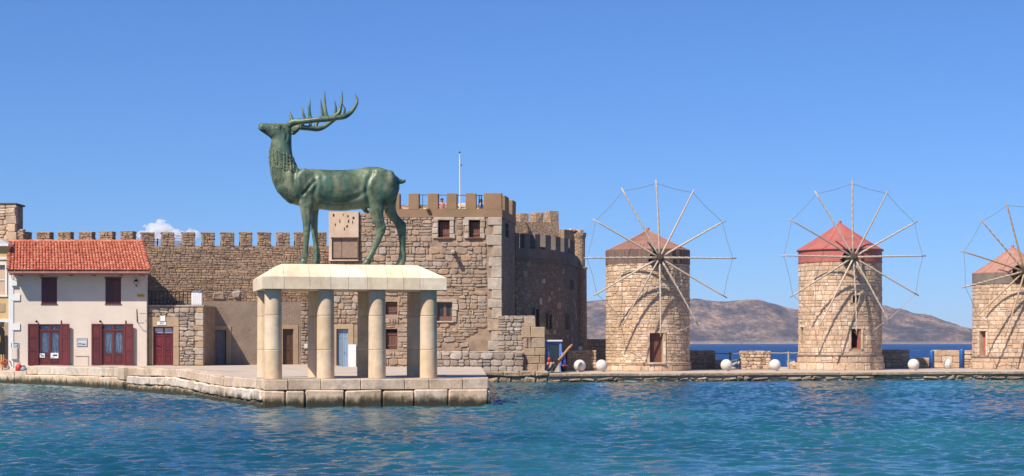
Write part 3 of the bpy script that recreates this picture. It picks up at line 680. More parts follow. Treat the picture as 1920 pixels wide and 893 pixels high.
# ------------------------------------------------------------------ curtain wall
W1 = face_px(-90, 107.6, 263, 106.3); W2 = Face(W1.pt(W1.L, 0).x, W1.pt(W1.L, 0).y, X(645, 110.4), 110.4)
def make_curtain_wall():
    rg = random.Random(31)
    r_ = thing('curtain_wall', (X(300, 107), 107, 0), 'long brown rubble curtain wall with square battlements behind the stag', 'wall')
    zc1 = W1.st(200, 461)[1]; zm1 = W1.st(200, 435.5)[1]
    zc = lambda a: Z(461, W2.pt(a, 0).y); zm = lambda a: Z(437, W2.pt(a, 0).y)
    m1 = [(37, 53), (68, 94), (108, 132.5), (147, 173), (186, 211), (225, 249.6)]
    m2 = [(264.5, 289.5), (303, 327), (341.5, 365.5), (379, 402.5), (415, 439), (450.5, 473), (485, 508), (520.5, 543), (554, 577), (590, 612)]
    c = MB(); c.fbox(W1, 0, W1.L, 0, zc1, -1.3, 0); q = W2.pt; L = W2.L
    c.hexa([q(0, 0), q(L, 0), q(L, 0, -1.3), q(0, 0, -1.3), q(0, zc(0)), q(L, zc(L)), q(L, zc(L), -1.3), q(0, zc(0), -1.3)])
    c.build('wall_core', M['dark_mortar'], r_)
    iv1, iv2 = [], []
    for F, ms, iv in ((W1, m1, iv1), (W2, m2, iv2)):
        for u0, u1 in ms:
            a0, a1 = F.st(u0, 440)[0], F.st(u1, 440)[0]; iv.append((a0, a1)); am = (a0 + a1) / 2
            zb, zt = (zc1, zm1) if F is W1 else (zc(am), zm(am))
            mb = MB(); ww, hh = (a1 - a0) / 2, (zt - zb) / 2 + .05
            mb.rough(F.mat(am, zb + hh - .1, -.32), (ww - .03, .30, hh), .03, .015, rg); mb.build('merlon', M['dark_mortar'], r_)
            # stones on the merlon: front and the flank towards the viewer
            cl = rubble_cells(a0, a1, zb, zt + .01, .22, .14, rng=rg, irregular=.6); lay_stones(cl, fframe(F), M['wall_stone'], r_, 'merlon_stone', 0, gap=.02, depth=.05, rng=rg)
            S = Face(*F.pt(a1 - .02, 0)[:2], *F.pt(a1 - .02, 0, -.62)[:2])
            cl = rubble_cells(0, .6, zb, zt, .27, .155, rng=rg); lay_stones(cl, fframe(S), M['wall_stone'], r_, 'merlon_stone', 0, gap=.03, depth=.05, rng=rg)
            cp = MB(); cp.rough(F.mat(am, zt + .02, -.3), (ww + .02, .33, .03), .02, .012, rg); cp.build('merlon_cap', M['wall_stone'], r_)
    cl = rubble_cells(W2.st(262, 500)[0], L, W2.st(300, 577)[1] - 1.0, zc(0) + .9,   .24, .15, rng=rg, irregular=.6, keep=lambda a, z, w, h: z + h / 2 < zc(a) + .01 and not (z < Z(566, W2.pt(a, 0).y) - .3))
    lay_stones(cl, fframe(W2), M['wall_stone'], r_, 'stone', 0, gap=.02, depth=.055, rng=rg)
    cl = rubble_cells(W1.st(30, 500)[0], W1.L, zc1 - 1.2, zc1, .3, .17, rng=rg); lay_stones(cl, fframe(W1), M['wall_stone'], r_, 'stone', 0, gap=.02, depth=.055, rng=rg)
    # rendered lower storey standing forward
    F = W2.off(1.25); a0 = F.st(381, 600)[0] - 1.6; a1 = W2.L - .3; zt = F.st(450, 565)[1]
    dA = quad_px(F, 401, 424, 619, 688); dA = (dA[0], dA[1], 1.06, dA[3]); dB = quad_px(F, 530, 550, 617, 688); dB = (dB[0], dB[1], 1.0, dB[3])
    c = MB(); wall_core(c, F, a0, a1, .5, zt, 1.24, (dA, dB), .3); c.build('rendered_base', M['plaster_grey'], r_)
    for i, (dd, mt) in enumerate(((dA, M['grey_door']), (dB, M['brown_door']))):
        f = MB(); t = .2
        f.fbox(F, dd[0] - t, dd[0] - .002, dd[2], dd[3], -.1, .035); f.fbox(F, dd[1] + .002, dd[1] + t * 1.5, dd[2], dd[3], -.1, .035); f.fbox(F, dd[0] - t, dd[1] + t * 1.5, dd[3] + .002, dd[3] + .26, -.1, .04)
        label_part(f.build('door_surround', M['door_frame'], r_), 'plain tan stone door surround')
        panel_door(r_, F, (dd[0] + .02, dd[1] - .02, dd[2], dd[3] - .02), mt, -.16, leaves=1, transom=0)
    cl = rubble_cells(F.st(560, 600)[0] + .15, a1, .9, zt, .34, .24, (), rg); lay_stones(cl, fframe(F), M['keep_stone'], r_, 'stone', 70, gap=.04, depth=.08, rng=rg)
    b = MB(); a_, z_ = F.st(573, 649); b.fbox(F, a_ - .1, a_ + .1, z_ - .14, z_ + .14, .03, .13); label_part(b.build('meter_box', M['white_paint'], r_), 'small white meter box beside the brown door')
    # pale patches of old limestone
    for u, v, w in ((409, 556, .36), (443, 553, .25)):
        a, z = W2.st(u, v); mb = MB(); mb.rough(W2.mat(a, z, .04), (w, .1, .24), .1, .05, rg); mb.build('limestone', M['grey_stone'], r_)
    # railings in two gaps of the parapet
    for k, (u0, u1) in enumerate(((289.5, 303), (327, 341.5))):
        a0, a1 = W2.st(u0, 450)[0], W2.st(u1, 450)[0]
        t = thing('railing', W2.pt(a0, zc(a0), -.5), ('pipe railing with upright post in the parapet gap nearest the tiled roof', 'pipe railing with five bars in the second gap right of the tiled roof')[k], 'railing', 'railings in the parapet gaps')
        rows = (.28, .42) if k == 0 else (.1, .2, .3, .5, .66)
        for h in rows:
            mb = MB(); mb.tube([W2.pt(a0 - .3, zc(a0) + h, -.75), W2.pt(a1 + .3, zc(a1) + h, -.75)], .018, 6); mb.build('rail', M['blue_frame'], t)
        if k == 0:
            mb = MB(); mb.tube([W2.pt(a0 + .28, zc(a0) - .1, -.75), W2.pt(a0 + .28, zc(a0) + .52, -.75)], .035, 6); mb.build('post', M['iron'], t)
make_curtain_wall()

# ------------------------------------------------------------------ keep
K = face_px(618, 106.4, 940, 106.0); KR = Face(X(940, 106), 106.0, X(966, 112.3), 112.3)
def make_keep():
    rg = random.Random(41)
    r_ = thing('stone_keep', (X(800, 107), 107, .6), 'square rubble stone keep with plastered battlements behind the stag', 'keep')
    zb = K.st(800, 408)[1]; zc = K.st(800, 392)[1]; zm = K.st(800, 362.5)[1]; a690 = K.st(690, 500)[0]; zl = K.st(650, 490)[1]; zlt = K.st(650, 398)[1]
    wins = [quad_px(K, 822, 843, 413, 445), quad_px(K, 880, 900, 413, 445), quad_px(K, 820, 848, 567, 602), quad_px(K, 723, 745, 566, 590), quad_px(K, 723, 745, 617, 655)]
    bd = quad_px(K, 631, 653, 617, 690)
    c = MB(); wall_core(c, K, 0, K.L, .3, zb, .9, wins + [bd], .38)
    c.build('wall', M['mortar'], r_)
    c = MB(); slit = quad_px(KR, 947.5, 954, 417, 447); wall_core(c, KR, .02, KR.L, .3, zb, .9, [slit], .3); c.build('side_wall', M['bastion'], r_)
    c = MB(); c.fbox(KR, slit[0], slit[1], slit[2], slit[3], -.34, -.3); c.build('window', M['dark_glass'], r_)
    # body and roof behind
    c = MB(); p = [K.pt(.2, .3, -.95), K.pt(K.L - 1.0, .3, -.95), KR.pt(KR.L, .3, -.9), Vector((K.pt(.2, 0).x, 112.3, .3))]
    c.hexa(p + [Vector((a.x, a.y, zc - 1.0)) for a in p]); c.build('roof_terrace', M['plaster_brown'], r_)
    # plaster band and battlements
    c = MB(); c.fbox(K, a690, K.L + .05, zb + .003, zc, -.6, .05); c.build('parapet', M['plaster_brown'], r_)
    c = MB(); c.fbox(KR, .03, KR.L, zb + .003, zc - .04, -.6, .05); c.build('side_parapet', M['plaster_brown'], r_)
    for u0, u1 in ((696, 714), (731, 750), (766, 786), (802, 822), (837, 857), (873, 893), (907, 934)):
        a0, a1 = K.st(u0, 380)[0], K.st(u1, 380)[0]
        if u1 == 934: a1 = K.L + .05
        mb = MB(); mb.rough(K.mat((a0 + a1) / 2, (zc + zm) / 2 - .03, -.27), ((a1 - a0) / 2, .32, (zm - zc) / 2 + .03), .035, .012, rg); mb.build('merlon', M['plaster_brown'], r_)
    for u0, u1 in ((946, 953), (960, 966)):
        a0, a1 = KR.st(u0, 380)[0], KR.st(u1, 380)[0]
        mb = MB(); mb.rough(KR.mat((a0 + a1) / 2, (zc + zm) / 2 - .05, -.27), ((a1 - a0) / 2, .32, (zm - zc) / 2 + .03), .035, .012, rg); mb.build('merlon', M['plaster_brown'], r_)
    # low rubble wall at the back of the terrace
    B = Face(X(700, 111.8), 111.8, X(964, 112.0), 112.0); zz = Z(381, 112)
    c = MB(); c.fbox(B, 0, B.L, zc - 1.1, zz - .12, -.5, 0); c.build('back_parapet', M['pink_stone'], r_)
    lay_stones(rubble_cells(0, B.L, zc - .9, zz, .4, .28, rng=rg, keep=lambda a, z, w, h: z < zz - .3 or rg.random() < .6), fframe(B), M['mill_stone'], r_, 'back_stone', 0, depth=.12, rng=rg)
    # pale rendered turret on the left
    aT0, aT1 = .0, K.st(672, 450)[0]
    pn = quad_px(K, 622, 670, 447, 487)
    T = K.off(.35); pnT = quad_px(T, 622, 670, 447, 487)
    c = MB(); wall_core(c, T, aT0, aT1 + .05, zl, zlt, 1.6, [pnT], .25); label_part(c.build('turret', M['plaster_pale'], r_), 'pale rendered turret on the left of the keep')
    c = MB(); c.fbox(K, aT1 + .06, a690 + .3, zl, zlt - .06, -.8, .1); c.build('turret_flank', M['mortar'], r_)
    lay_stones(rubble_cells(aT1 + .08, a690 + .28, zl, zlt - .08, .34, .26, (), rg), fframe(K, .1), M['keep_stone'], r_, 'stone', 0, gap=.03, depth=.06, rng=rg)
    n = 2; w = (pnT[1] - pnT[0])
    for k, (f0, f1) in enumerate(((0, .38), (.38, 1))):
        c = MB(); c.fbox(T, pnT[0] + w * f0 + .015, pnT[0] + w * f1 - .015, pnT[2] + .12, pnT[3], -.2, -.12); c.build('boarding', mat_board, r_)
    c = MB(); c.fbox(T, pnT[0] - .06, pnT[1] + .06, pnT[3], pnT[3] + .06, -.1, .03); c.fbox(T, pnT[1] + .003, pnT[1] + .08, pnT[2], pnT[3] - .003, -.1, .03); c.fbox(T, pnT[0], pnT[1], pnT[2] + .003, pnT[2] + .1, -.24, -.16); c.build('panel_frame', M['hub_wood'], r_)
    for k in range(11):     # eroded holes: solid near-black blocks painting in their shade
        a = rg.uniform(.15, aT1 - .1); z = rg.uniform(zl + 1.9, zlt - .1); c = MB(); c.rough(T.mat(a, z, -.03), (rg.uniform(.03, .07), .05, rg.uniform(.05, .14)), .02, .01, rg); c.build('hole_shade_block', M['dark'], r_)
    # facing stones
    ops = [(o[0] - .02, o[1] + .02, o[2] - .02, o[3] + .02) for o in wins] + [(bd[0] - .25, bd[1] + .7, .3, bd[3] + .25)]
    sur = []
    for o in wins[:3]: sur.append((o[0] - .42, o[1] + .42, o[2] - .12, o[3] + .05))
    aq = K.st(912, 500)[0]
    cl = rubble_cells(a690 - .1, aq, zl - .02, zb, .35, .27, ops + sur, rg, split=.34, irregular=.8)
    cl += rubble_cells(.05, aq, .5, zl - .03, .35, .27, ops + sur, rg, split=.34, irregular=.8)
    pat = [(K.st(905, 640)[0], K.st(905, 640)[1], .75), (K.st(840, 652)[0], K.st(840, 652)[1], .5)]
    cl = [c_ for c_ in cl if all((c_[0] - p[0]) ** 2 + (c_[1] - p[1]) ** 2 > p[2] ** 2 for p in pat)]
    cl = [c_ for c_ in cl if rg.random() > .06]
    a640 = K.st(822, 600)[0]
    lay_stones(cl, fframe(K), M['keep_stone'], r_, 'stone', 300, gap=.03, depth=.085, rng=rg, seen=lambda a, z, w, h: a > a640 or z > zl)
    # window surrounds, shutters and panes
    for i, o in enumerate(wins):
        if i < 3:
            for sgn, xa in ((-1, o[0]), (1, o[1])):
                z = o[2] - .1
                while z < o[3] - .02:
                    h = min(rg.uniform(.3, .45), o[3] + .04 - z); w_ = rg.uniform(.26, .4); mb = MB()
                    mb.rough(K.mat(xa + sgn * w_ / 2, z + h / 2, -.02), (w_ / 2 - .012, .12, h / 2 - .012), .03, .012, rg); mb.build('jamb_stone', M['quoin'], r_); z += h
            mb = MB(); mb.rough(K.mat((o[0] + o[1]) / 2, o[3] + .09, -.02), ((o[1] - o[0]) / 2 + .3, .12, .085), .02, .01, rg); mb.build('lintel', M['quoin'], r_)
            mb = MB(); mb.rough(K.mat((o[0] + o[1]) / 2, o[2] - .06, 0), ((o[1] - o[0]) / 2 + .1, .14, .05), .02, .01, rg); mb.build('sill', M['rust_door'] if i < 2 else M['quoin'], r_)
        if i in (0, 1):
            plank_door(r_, K, (o[0] + .05, o[1] - .02, o[2] + .02, o[3] - .1), M['rust_door'], -.3, 4, 'shutter')
            mb = MB(); mb.fbox(K, o[0], o[1], o[2], o[3], -.44, -.39); mb.build('window', M['dark'], r_)
        elif i == 2:
            f = MB(); cx = (o[0] + o[1]) / 2
            for x0, x1, z0, z1 in ((o[0], o[0] + .1, o[2], o[3]), (o[1] - .1, o[1], o[2], o[3]), (cx - .08, cx + .08, o[2], o[3]), (o[0] + .1, cx - .08, o[2], o[2] + .28), (cx + .08, o[1] - .1, o[2], o[2] + .28), (o[0] + .1, cx - .08, o[3] - .1, o[3]), (cx + .08, o[1] - .1, o[3] - .1, o[3])):
                f.fbox(K, x0, x1, z0, z1, -.2, -.12)
            w_ = f.build('window', M['rust_door'], r_)
            for x0, x1 in ((o[0] + .1, cx - .08), (cx + .08, o[1] - .1)):
                f = MB(); f.fbox(K, x0, x1, o[2] + .28, o[3] - .1, -.18, -.165); f.build('pane', M['dark_glass'], w_)
        else:
            plank_door(r_, K, (o[0] + .02, o[1] - .02, o[2] + .02, o[3] - (.02 if i == 3 else .2)), M['rust_door'], -.22, 4, 'shutter')
            mb = MB(); mb.fbox(K, o[0], o[1], o[2], o[3], -.46, -.4); mb.build('window', M['dark'], r_)
    # blue door with tan surround, white leaf beside it
    f = MB(); f.fbox(K, bd[0] - .2, bd[0] - .003, .6, bd[3], -.1, .05); f.fbox(K, bd[1] + .003, bd[1] + .32, 2.2, bd[3], -.1, .05); f.fbox(K, bd[0] - .2, bd[1] + .32, bd[3] + .003, bd[3] + .3, -.1, .055); f.build('door_surround', M['door_frame'], r_)
    panel_door(r_, K, (bd[0] + .02, bd[1] - .02, .8, bd[3] - .02), M['blue_door'], -.16, leaves=2, panels=((.08, .78), (.83, .96)))
    f = MB(); f.fbox(K, bd[1] + .01, bd[1] + .5, .85, 2.3, .06, .12); label_part(f.build('door_panel', M['white_paint'], r_), 'plain white board beside the blue door')
    f = MB(); f.fbox(K, bd[0] - .3, bd[1] + .7, .3, .82, -.1, .5); f.build('doorstep', M['quoin'], r_)
    # corner quoins
    z = .62; k = 0
    while z < zb - .1:
        h = min(rg.uniform(.5, .78), zb - z); w_ = (.92 if k % 2 == 0 else .6) * rg.uniform(.85, 1.1); dz = .35 if k % 2 else .75
        mb = MB(); mb.rough(K.mat(K.L - w_ / 2 + .035, z + h / 2, -dz / 2 + .06), (w_ / 2, dz / 2 + .03, h / 2 - .012), .03, .015, rg); mb.build('quoin', M['quoin'], r_); z += h; k += 1
    # water spout and its stub
    a, z = K.st(851, 473); mb = MB(); mb.rough(K.mat(a, z, .35), (.11, .5, .09), .03, .01, rg); mb.build('water_spout', M['quoin'], r_)
    a, z = K.st(803, 394); mb = MB(); mb.rough(K.mat(a, z, .12), (.1, .14, .07), .02, .01, rg); mb.build('water_spout', M['hub_wood'], r_)
mat_board = mat_wood('weathered_boarding', (.30, .20, .135), .8, .2, (3, 3, 3))
make_keep()
def make_keep_top():
    zc = K.st(800, 392)[1]
    t = thing('handrail', K.pt(6, zc, -.9), 'thin iron handrail running between the keep battlements', 'railing')
    z1 = K.st(800, 363.5)[1]; a0, a1 = K.st(786, 380)[0], K.st(905, 380)[0]
    m = MB(); m.tube([K.pt(a0, z1, -.8), K.pt(a1, z1 - .05, -.8)], .022, 6); m.build('rail', M['iron'], t)
    for u in (790.5, 897, 901):
        a = K.st(u, 380)[0]; m = MB(); m.tube([K.pt(a, zc - 1.0, -.8), K.pt(a, z1, -.8)], .03 if u > 895 else .016, 6); m.build('post', M['iron'], t)
    y = 109.0; b = P(863, 392, y); t = thing('flagpole', (b.x, y, b.z - 1.0), 'bare white flagpole on the keep roof', 'flagpole')
    m = MB(); m.tube([(b.x, y, b.z - 1.0), (b.x - .03, y, Z(300, y)), (b.x - .04, y, Z(288, y))], [.05, .036, .022], 8); m.build('pole', M['white_paint'], t)
    m = MB(); m.ball((b.x - .04, y, Z(286, y)), .06, 8, 6); m.build('finial', M['iron'], t)
    m = MB(); m.box(b.x + .03, b.x + .12, y - .05, y + .05, Z(311, y), Z(309, y)); m.build('pulley', M['iron'], t)
make_keep_top()

# ------------------------------------------------------------------ round bastion, rear tower, ruined turret
def make_bastion():
    rg = random.Random(51)
    r_ = thing('round_bastion', (X(1020, 116), 116, .5), 'shaded curved bastion with battlements on the right of the keep', 'bastion')
    pts = [(966, 112.3), (990, 112.9), (1012, 113.8), (1033, 115.1), (1051, 116.7), (1066, 118.8), (1076, 121), (1083, 124)]
    pw = [Vector((X(u, y), y, 0)) for u, y in pts]; fine = []
    for i in range(len(pw) - 1):
        for k in range(4): fine.append(pw[i].lerp(pw[i + 1], k / 4))
    fine.append(pw[-1]); n = len(fine)
    nor = []
    for i in range(n):
        e = (fine[min(i + 1, n - 1)] - fine[max(i - 1, 0)]).normalized(); nor.append(Vector((e.y, -e.x, 0)))
    zc0, zcn, zcr, zmt = .4, Z(489, 112.5), Z(465, 112.3), Z(437, 112.3)
    def strip(mb, z0, z1, d0, d1, th, i0=0, i1=n - 1):
        rings = []
        for i in range(i0, i1 + 1):
            o, w = fine[i], nor[i]
            rings.append([o + w * d0 + Vector((0, 0, z0)), o + w * d1 + Vector((0, 0, z1)), o + w * (d1 - th) + Vector((0, 0, z1)), o + w * (d0 - th) + Vector((0, 0, z0))])
        mb.loft(rings, True)
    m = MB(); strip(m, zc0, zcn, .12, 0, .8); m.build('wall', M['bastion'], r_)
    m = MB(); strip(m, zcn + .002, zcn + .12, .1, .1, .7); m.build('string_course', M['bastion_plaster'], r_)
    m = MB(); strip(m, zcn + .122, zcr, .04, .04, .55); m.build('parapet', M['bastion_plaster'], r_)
    cur = [0]
    for i in range(n - 1): cur.append(cur[-1] + (fine[i + 1] - fine[i]).length)
    us = [p.x / p.y * FPX + HU for p in fine]
    for u0, u1 in ((964, 973), (983, 993), (1002.6, 1012), (1022, 1032), (1040.7, 1050), (1057, 1064.7), (1067.3, 1070.6), (1072.5, 1077)):
        rings = []
        for uu in np.linspace(u0, u1, 4):
            t = float(np.interp(uu, us, range(n))); i = min(int(t), n - 2); o = fine[i].lerp(fine[i + 1], t - i); w = nor[i].lerp(nor[i + 1], t - i)
            rings.append([o + w * .04 + Vector((0, 0, zcr + .002)), o + w * .04 + Vector((0, 0, zmt)), o - w * .5 + Vector((0, 0, zmt + .02)), o - w * .5 + Vector((0, 0, zcr + .002))])
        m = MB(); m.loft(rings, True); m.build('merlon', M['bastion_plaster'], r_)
    # terrace
    m = MB(); vs_ = [o - w * .3 + Vector((0, 0, zcr - .9)) for o, w in zip(fine, nor)] + [Vector((X(960, 126), 126, zcr - .9))]
    m.add(vs_, [tuple(range(len(vs_)))]); m.build('terrace', M['bastion_plaster'], r_)
    for u, v0, v1, w in ((1003, 580, 612, 6), (1027, 590, 617, 7), (1061, 591, 617, 6), (1070, 528, 541, 5)):
        t = float(np.interp(u, us, range(n))); i = min(int(t), n - 2); o = fine[i].lerp(fine[i + 1], t - i); wn_ = nor[i]; e = Vector((-wn_.y, wn_.x, 0)); F = Face(o.x, o.y, o.x + e.x, o.y + e.y)
        z0, z1 = Z(v1, o.y), Z(v0, o.y); m = MB(); dd = .13; hw = w * o.y / FPX * .75
        f = MB(); f.fbox(F, -hw - .12, -hw, z0 - .05, z1 + .1, -.05, dd + .1); f.fbox(F, hw, hw + .12, z0 - .05, z1 + .1, -.05, dd + .1); f.fbox(F, -hw, hw, z1, z1 + .1, -.05, dd + .098); f.fbox(F, -hw, hw, z0 - .05, z0, -.05, dd + .098)
        wo = f.build('window', M['bastion_plaster'], r_)
        m.fbox(F, -hw, hw, z0, z1, 0, dd + .01); m.build('pane', M['dark'], wo)
    # dressed blocks scattered over the face
    for k in range(26):
        i = rg.randrange(2, n - 3); o = fine[i]; w = nor[i]; e = Vector((-w.y, w.x, 0)); F = Face(o.x, o.y, o.x + e.x, o.y + e.y); z = rg.uniform(2.5, zcn - .5)
        m = MB(); m.rough(F.mat(0, z, .06 * (1 - z / zcn) + .02), (rg.uniform(.14, .32), .06, rg.uniform(.12, .22)), .03, .02, rg); m.build('block', M['grey_stone'], r_)
    # rear tower
    r2 = thing('rear_tower', (X(1000, 119), 119, zcr - 1), 'sunlit pink battlemented tower rising behind the bastion', 'tower')
    F = Face(X(955, 117.2), 117.2, X(1048, 118.9), 118.9); zc = Z(417, 118.3)
    m = MB(); m.fbox(F, 0, F.L, zcr - 2.2, zc, -1.1, 0); m.build('wall', M['pink_stone'], r2)
    for u0, u1, vt in ((974.6, 992, 399), (1003.5, 1020, 397.5), (1031.6, 1048.3, 395.5)):
        a0, a1 = F.st(u0, 400)[0], F.st(u1, 400)[0]; a1 = min(a1, F.L); zt = F.st(u0, vt)[1]; m = MB(); m.rough(F.mat((a0 + a1) / 2, (zc + zt) / 2 - .05, -.5), ((a1 - a0) / 2, .47, (zt - zc) / 2 + .05), .03, .03, rg); m.build('merlon', M['pink_stone'], r2)
    a, z = F.st(989, 425); m = MB(); m.tube([F.pt(a - .2, z + .3, .05), F.pt(a, z, .12), F.pt(a + .05, z - .4, .02)], [.03, .05, .02], 6); m.build('dry_plant', M['hub_wood'], r2)
    # ruined turret
    r3 = thing('ruined_turret', (X(1084, 125), 125, .5), 'crumbling round corner turret at the right end of the bastion', 'turret')
    c = (X(1085, 124.5), 124.5, 0); zt = Z(437, 124.5); z5 = Z(505, 124.5)
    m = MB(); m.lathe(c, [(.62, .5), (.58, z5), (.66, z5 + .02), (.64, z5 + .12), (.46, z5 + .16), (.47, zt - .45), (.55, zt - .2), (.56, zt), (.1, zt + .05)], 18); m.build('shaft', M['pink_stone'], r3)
    F = Face(X(1058, 123.2), 123.2, X(1079, 124.2), 124.2); m = MB(); m.fbox(F, 0, F.L, zcr - 1.5, Z(432, 124), -.9, 0); m.build('wall_stub', M['pink_stone'], r3)
    for k in range(22):
        a = rg.uniform(0, 6.28); rr = rg.uniform(.1, .5); m = MB(); m.rough(Matrix.Translation((c[0] + rr * math.cos(a) - .25, c[1] + rr * math.sin(a), zt + rg.uniform(-.05, .2))) @ Matrix.Rotation(a, 4, 'Z'), (rg.uniform(.1, .22), .12, rg.uniform(.06, .12)), .03, .03, rg); m.build('loose_stone', M['mill_stone'] if k % 3 else M['cap_brown'], r3)
make_bastion()

# ------------------------------------------------------------------ low walls beside the keep
def low_wall(name, label, u0, u1, v0, v1, y, thick, mat_core, mat_st, rw, rh, parts, rg, sq=False, cap=None, depth=.08, group=None, z0=None):
    F = face_px(u0, y, u1, y); z1 = Z(v0, y); zb = Z(v1, y) if z0 is None else z0
    r_ = thing(name, F.pt(F.L / 2, zb), label, 'wall', group)
    m = MB(); m.fbox(F, 0, F.L, zb - .15, z1, -thick, 0); m.build('wall_core', mat_core, r_)
    lay_stones(rubble_cells(0, F.L, zb, z1, rw, rh, rng=rg), fframe(F), mat_st, r_, 'stone', parts, sq=sq, gap=.03, depth=depth, rng=rg)
    S = Face(*F.pt(0, 0, -thick)[:2], *F.pt(0, 0)[:2]) if (u0 + u1) / 2 > 960 else Face(*F.pt(F.L, 0)[:2], *F.pt(F.L, 0, -thick)[:2])
    lay_stones(rubble_cells(0, thick, zb, z1, rw, rh, rng=rg), fframe(S), mat_st, r_, 'stone', 0, sq=sq, gap=.03, depth=depth * .5, rng=rg)
    lay_top = [(a, w) for a, z, w, h in rubble_cells(0, F.L, 0, rh, rw * 1.2, rh, rng=rg, split=0)]
    for a, w in lay_top:
        m = MB(); m.rough(F.mat(a, z1 + .02, -thick / 2), (w / 2 - .01, thick / 2 + .02, .045), .02, .015, rg); m.build('cap_stone', cap or mat_st, r_)
    return r_, F
def make_low_walls():
    rg = random.Random(61)
    low_wall('bench_wall', 'long low grey rubble wall at the foot of the keep', 800, 981, 661, 698, 104.75, .7, M['mortar'], M['grey_stone'], .48, .34, 60, rg, cap=M['quoin'], depth=.10)
    r_, F = low_wall('stepped_wall', 'stepped buttress wall of rubble and dressed blocks right of the keep', 934, 1003, 594, 660, 105.5, 1.1, M['mortar'], M['grey_stone'], .36, .26, 60, rg, z0=.6)
    # dressed blocks of its right hand step
    G = face_px(981, 105.1, 1022.5, 105.1)
    m = MB(); m.fbox(G, 0.05, G.L - .05, .5, Z(614, 105.1) - .05, -1.2, -.08); m.build('step_core', M['mortar'], r_)
    rows = [(698, 682, (981, 1009, 1022.5)), (682, 667, (981, 988, 1012, 1022.5)), (667, 653, (981, 1003, 1022.5)), (653, 634, (981, 990, 996, 1022.5)), (634, 613, (978, 995, 1022.5))]
    for i, (vb, vt, us) in enumerate(rows):
        for a, b in zip(us, us[1:]):
            a0, a1 = G.st(a, 650)[0], G.st(b, 650)[0]; z0, z1 = Z(vb, 105.1), Z(vt, 105.1); m = MB()
            m.rough(G.mat((a0 + a1) / 2, (z0 + z1) / 2, -.25), ((a1 - a0) / 2 - .012, .3, (z1 - z0) / 2 - .012), .03, .02, rg)
            m.build('block', M['quoin'] if (i in (3, 0) and b > 1015) else (M['door_frame'] if i in (4, 2) else M['keep_stone']), r_)
    a0, a1 = F.st(984, 600)[0], F.st(1004, 600)[0]; m = MB(); m.rough(F.mat((a0 + a1) / 2, Z(604, 105.5), -.2), ((a1 - a0) / 2, .34, .32), .03, .015, rg); m.build('block', M['quoin'], r_)
make_low_walls()

# ------------------------------------------------------------------ tiled house
HY = 102.0; HF = face_px(18, HY, 275, HY)
def hx(u): return HF.st(u, 600)[0]
def hz(v): return Z(v, HY)
def shutter(root, hinge_a, side, w, z0, z1, ang, mat):
    """an open panelled shutter: hinge at a, opening away to side (-1 left, +1 right)"""
    p0 = HF.pt(hinge_a, 0, .02); dirv = HF.e * side * math.cos(ang) + HF.n * math.sin(ang); p1 = p0 + dirv * w
    F = Face(p0.x, p0.y, p1.x, p1.y) if side > 0 else Face(p1.x, p1.y, p0.x, p0.y)
    m = MB(); st = .09; H = z1 - z0
    m.fbox(F, 0, st, z0, z1, -.02, .03); m.fbox(F, F.L - st, F.L, z0, z1, -.02, .03)
    for t in (0, .345, .655, .955): m.fbox(F, st, F.L - st, z0 + t * H, z0 + t * H + (.1 if t < .9 else .045 * H), -.018, .028)
    o = m.build('shutter', mat, root)
    for t0, t1 in ((0, .345), (.345, .655), (.655, .955)):
        q = MB(); q.fbox(F, st, F.L - st, z0 + t0 * H + .1, z0 + t1 * H, -.012, .004); q.fbox(F, st + .05, F.L - st - .05, z0 + t0 * H + .15, z0 + t1 * H - .05, .004, .016); q.build('panel', mat, o)
def curtain_mesh(F, a0, a1, z0, z1, d, folds, rng):
    m = MB(); n = 60; top, bot = [], []
    for i in range(n + 1):
        t = i / n; o = .035 * math.sin(t * folds * 6.283 + rng.uniform(-.3, .3)); top.append(F.pt(a0 + (a1 - a0) * t, z1, d + o)); bot.append(F.pt(a0 + (a1 - a0) * t, z0, d + o * 1.3))
    m.add(top + bot, [(i, i + 1, n + 2 + i, n + 1 + i) for i in range(n)]); return m
